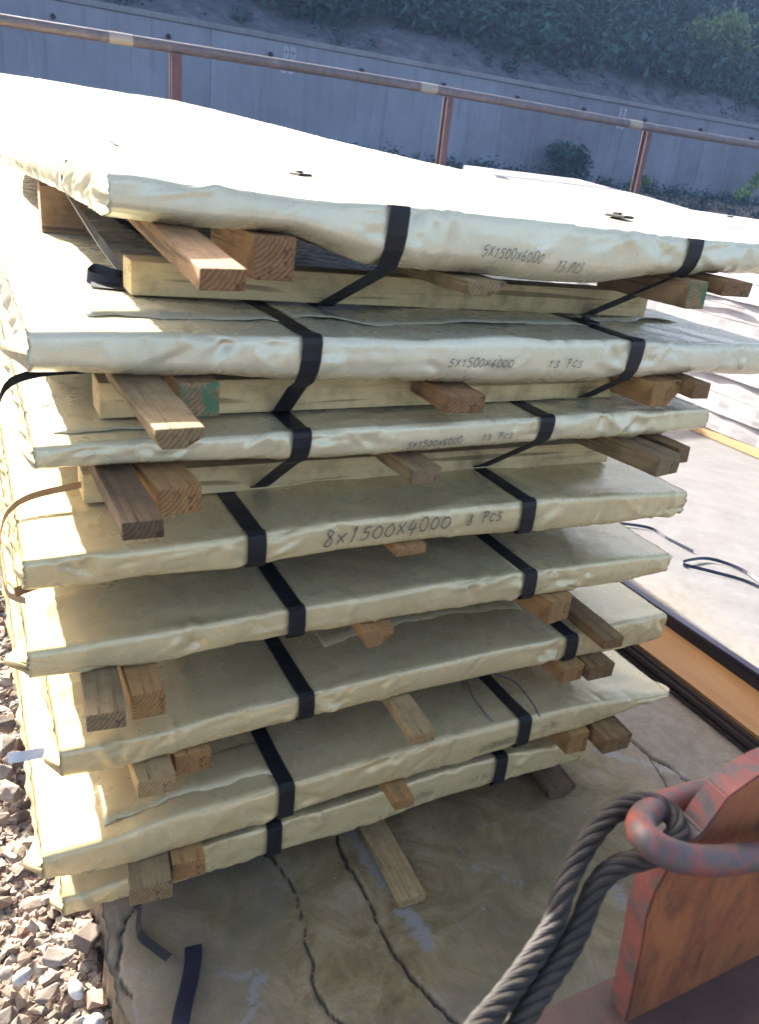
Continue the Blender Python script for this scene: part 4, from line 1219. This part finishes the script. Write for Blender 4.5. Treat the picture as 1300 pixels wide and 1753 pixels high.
# ------------------------------------------------------------------ red lifting lug with ring and wire rope in front
t = NT('orange_primer_rust')
c = t.coord('Object')
sw = t.noise(t.coord('Object', (1.0, 1, .38), (0, .5, 0)), 17, 9, .78, 1.2)
colr = t.ramp(sw, [(.28, (.05, .022, .011)), (.43, (.17, .058, .022)), (.55, (.27, .092, .030)), (.74, (.30, .095, .042))])
colr = t.mix(t.math('MULTIPLY', t.thr(t.noise(c, 9, 4, .6), .52, .62), .35), colr, (.20, .045, .027))
colr = t.mix(t.math('MULTIPLY', t.thr(t.noise(c, 30, 6, .75), .54, .66), .55), colr, (.055, .045, .038))
M_lug = t.out(colr, .55, t.bump(sw, .35, .0015), spec=.35)
t = NT('red_grey_worn_paint')
c = t.coord('Object')
wn_ = t.noise(c, 26, 7, .72, .5)
colr = t.ramp(wn_, [(.34, (.050, .040, .037)), (.46, (.085, .062, .055)), (.52, (.16, .048, .036)), (.74, (.22, .064, .048))])
M_redworn = t.out(colr, .5, t.bump(wn_, .35, .0015), spec=.4)
t = NT('dark_red_beam')
c = t.coord('Object')
wn_ = t.noise(c, 12, 6, .7, .5)
M_beam = t.out(t.ramp(wn_, [(.3, (.045, .030, .022)), (.5, (.085, .044, .030)), (.7, (.13, .062, .040))]), .6, t.bump(wn_, .3, .002))

e = empty('lifting_frame', (1.3, -.85, 0))
tag(e, 'worn red and orange steel lifting frame with upright lug at the lower right', 'lifting frame')
LO = Vector((1.3, -.85, 0))
def prism(name, outline, y0, y1, mat, parent, off, bevel=.002, smooth=False):
    bm = bmesh.new()
    a = [bm.verts.new((x, y0, z)) for x, z in outline]
    b = [bm.verts.new((x, y1, z)) for x, z in outline]
    n = len(outline)
    bm.faces.new(a); bm.faces.new(b[::-1])
    for i in range(n): bm.faces.new((a[i], b[i], b[(i + 1) % n], a[(i + 1) % n]))
    bmesh.ops.recalc_face_normals(bm, faces=bm.faces)
    bmesh.ops.bevel(bm, geom=list(bm.edges), offset=bevel, segments=2, affect='EDGES')
    for v in bm.verts: v.co -= off
    return mesh_bm(name, bm, mat, parent)
# lug plate (front face at y=-.85, with a rim of worn paint behind it)
lug = [(.829, .66), (.822, .72), (.806, .826), (.797, .87), (.797, .905), (.806, .935), (.822, .955), (.840, .966), (.859, 1.004), (.90, 1.022), (1.12, 1.05), (1.28, .95), (1.30, .66)]
lp = prism('lug_plate', lug, -.850, -.822, M_lug, e, LO, .002)
lp.data.materials.append(M_redworn)
for p_ in lp.data.polygons:
    if abs(p_.normal.y) < .9: p_.material_index = 1
rim = [(a - .003 if a < 1.2 else a, b + (.003 if b > .9 else 0)) for a, b in lug]
# base beam below the lug, on two legs
bm = box_bm(2.3, .30, .16, .008); o = mesh_bm('beam', bm, M_beam, e); o.location = Vector((1.62, -.95, .616)) - LO
for xx in (.62, 2.5):
    bm = box_bm(.12, .14, .53, .006); o = mesh_bm('leg', bm, M_beam, e); o.location = Vector((xx, -.90, .267)) - LO
    bm = box_bm(.3, .5, .012, .002); o = mesh_bm('foot', bm, M_beam, e); o.location = Vector((xx, -.90, .006)) - LO
# ring (bow) through which the rope runs
ring_pts = [(1.14, -.797, .90), (1.02, -.797, .925), (.95, -.797, .938), (.895, -.798, .950), (.842, -.804, .962), (.803, -.814, .973), (.775, -.828, .984), (.757, -.843, .993), (.7515, -.857, .9968), (.7585, -.868, .9935), (.782, -.876, .9832), (.8192, -.878, .9676), (.8597, -.878, .9545), (.9013, -.878, .9442), (.95, -.878, .936), (1.02, -.876, .925), (1.14, -.876, .90)]
vv, ff = tube_arrays([Vector(p) - LO for p in catmull(ring_pts, 6)], .0138, 16)
mesh_np('ring', vv, ff, M_redworn, e, smooth=True)
vv, ff = tube_arrays([Vector((1.13, -.92, .903)) - LO, Vector((1.13, -.75, .903)) - LO], .022, 16)
mesh_np('ring_pin', vv, ff, M_redworn, e, smooth=True)

t = NT('oily_wire_rope')
a = t.attr('wire')
sn = t.math('SINE', a)
c = t.coord('Object')
colr = t.ramp(t.noise(c, 40, 5, .65), [(.3, (.014, .011, .008)), (.5, (.026, .021, .015)), (.72, (.046, .036, .024))])
colr = t.mix(t.math('MULTIPLY', t.thr(sn, -.2, -.9), .5), colr, (.010, .008, .007))
M_rope = t.out(colr, .62, t.bump(sn, .4, .0006), metal=.0, spec=.35)
rope_pts = [(.36, -1.0, .05), (.38, -.99, .45), (.44, -.96, .82), (.495, -.93, .895), (0.5476, -0.9028, 0.9084), (0.5691, -0.8915, 0.9049), (0.5884, -0.8842, 0.9035), (0.6187, -0.8709, 0.9014), (0.6506, -0.8564, 0.9033), (0.6785, -0.8431, 0.911), (0.6924, -0.8313, 0.9249), (0.7154, -0.8172, 0.941), (0.7422, -0.8057, 0.9562), (0.7682, -0.8006, 0.9703), (0.8013, -0.8036, 0.9759), (0.8233, -0.8184, 0.9709), (0.8196, -0.8374, 0.9664), (0.8005, -0.8479, 0.9616), (0.7754, -0.8429, 0.9514), (0.7555, -0.8354, 0.9441), (0.737, -0.8336, 0.9324), (0.7224, -0.8387, 0.9185), (0.7074, -0.8488, 0.9066), (0.6868, -0.8598, 0.8993), (0.6628, -0.8694, 0.891), (0.6357, -0.8812, 0.8873), (0.6094, -0.8934, 0.8837), (0.5913, -0.9031, 0.8816), (.555, -.925, .872), (.50, -.965, .80), (.45, -1.02, .45), (.45, -1.04, .05)]
P = catmull(rope_pts, 10)
# even resampling
d = [0]
for p, q in zip(P[:-1], P[1:]): d.append(d[-1] + (q - p).length)
L = d[-1]; n = int(L / .0028)
A = np.array([p[:] for p in P]); D = np.linspace(0, L, n)
C_ = np.stack([np.interp(D, d, A[:, i]) for i in range(3)], 1)
for _ in range(6): C_[1:-1] = (C_[:-2] + 2 * C_[1:-1] + C_[2:]) / 4
er = empty('wire_rope', (.57, -.9, .88))
tag(er, 'greasy steel wire rope looped through the red ring at the lower right', 'wire rope')
RO = np.array((.57, -.9, .88))
T_ = np.gradient(C_, axis=0); T_ /= np.linalg.norm(T_, axis=1)[:, None]
U_ = np.zeros_like(C_); u = np.cross(T_[0], [0, 1, 0]); u /= np.linalg.norm(u)
for i in range(n):
    u = u - T_[i] * (u @ T_[i]); u /= np.linalg.norm(u); U_[i] = u
W_ = np.cross(T_, U_)
for s in range(6):
    ph = 2 * math.pi * s / 6 + D / .105 * 2 * math.pi
    cen = C_ + (U_ * np.cos(ph)[:, None] + W_ * np.sin(ph)[:, None]) * .0068
    tt = np.gradient(cen, axis=0); tt /= np.linalg.norm(tt, axis=1)[:, None]
    rad = (cen - C_); rad /= np.linalg.norm(rad, axis=1)[:, None]
    b2 = np.cross(tt, rad)
    S = 13
    V = []; wv = []
    for k2 in range(S):
        an = 2 * math.pi * k2 / (S - 1)
        V.append(cen + (rad * math.cos(an) + b2 * math.sin(an)) * .0039)
        wv.append(10 * an - D / .020 * 2 * math.pi)
    V = np.stack(V, 1).reshape(-1, 3) - RO
    wv = np.stack(wv, 1).reshape(-1)
    mesh_np('strand', V, grid_faces(n, S)[:, ::-1], M_rope, er, smooth=True, attrs={'wire': wv})
vv, ff = tube_arrays([Vector(c_ - RO) for c_ in C_[::2]], .0040, 8)
mesh_np('core', vv, ff, M_rope, er, smooth=True, attrs={'wire': np.zeros(len(vv))})

# ------------------------------------------------------------------ thin blue volume added to imitate lens flare over the background
bm = box_bm(400, 400, 34, 0)
hz_o = mesh_bm('flare_veil', bm)
hz_o.location = (0, 0, 34 / 2 - 1.1)
hm = bpy.data.materials.new('flare_veil_volume'); hm.use_nodes = True
hm.node_tree.nodes.clear()
ou = hm.node_tree.nodes.new('ShaderNodeOutputMaterial'); pv = hm.node_tree.nodes.new('ShaderNodeVolumePrincipled')
pv.inputs['Color'].default_value = (.42, .62, 1.0, 1)
pv.inputs['Density'].default_value = .0013
pv.inputs['Anisotropy'].default_value = 0.0
hm.node_tree.links.new(pv.outputs[0], ou.inputs['Volume'])
hz_o.data.materials.append(hm)
tag(hz_o, kind='stuff')
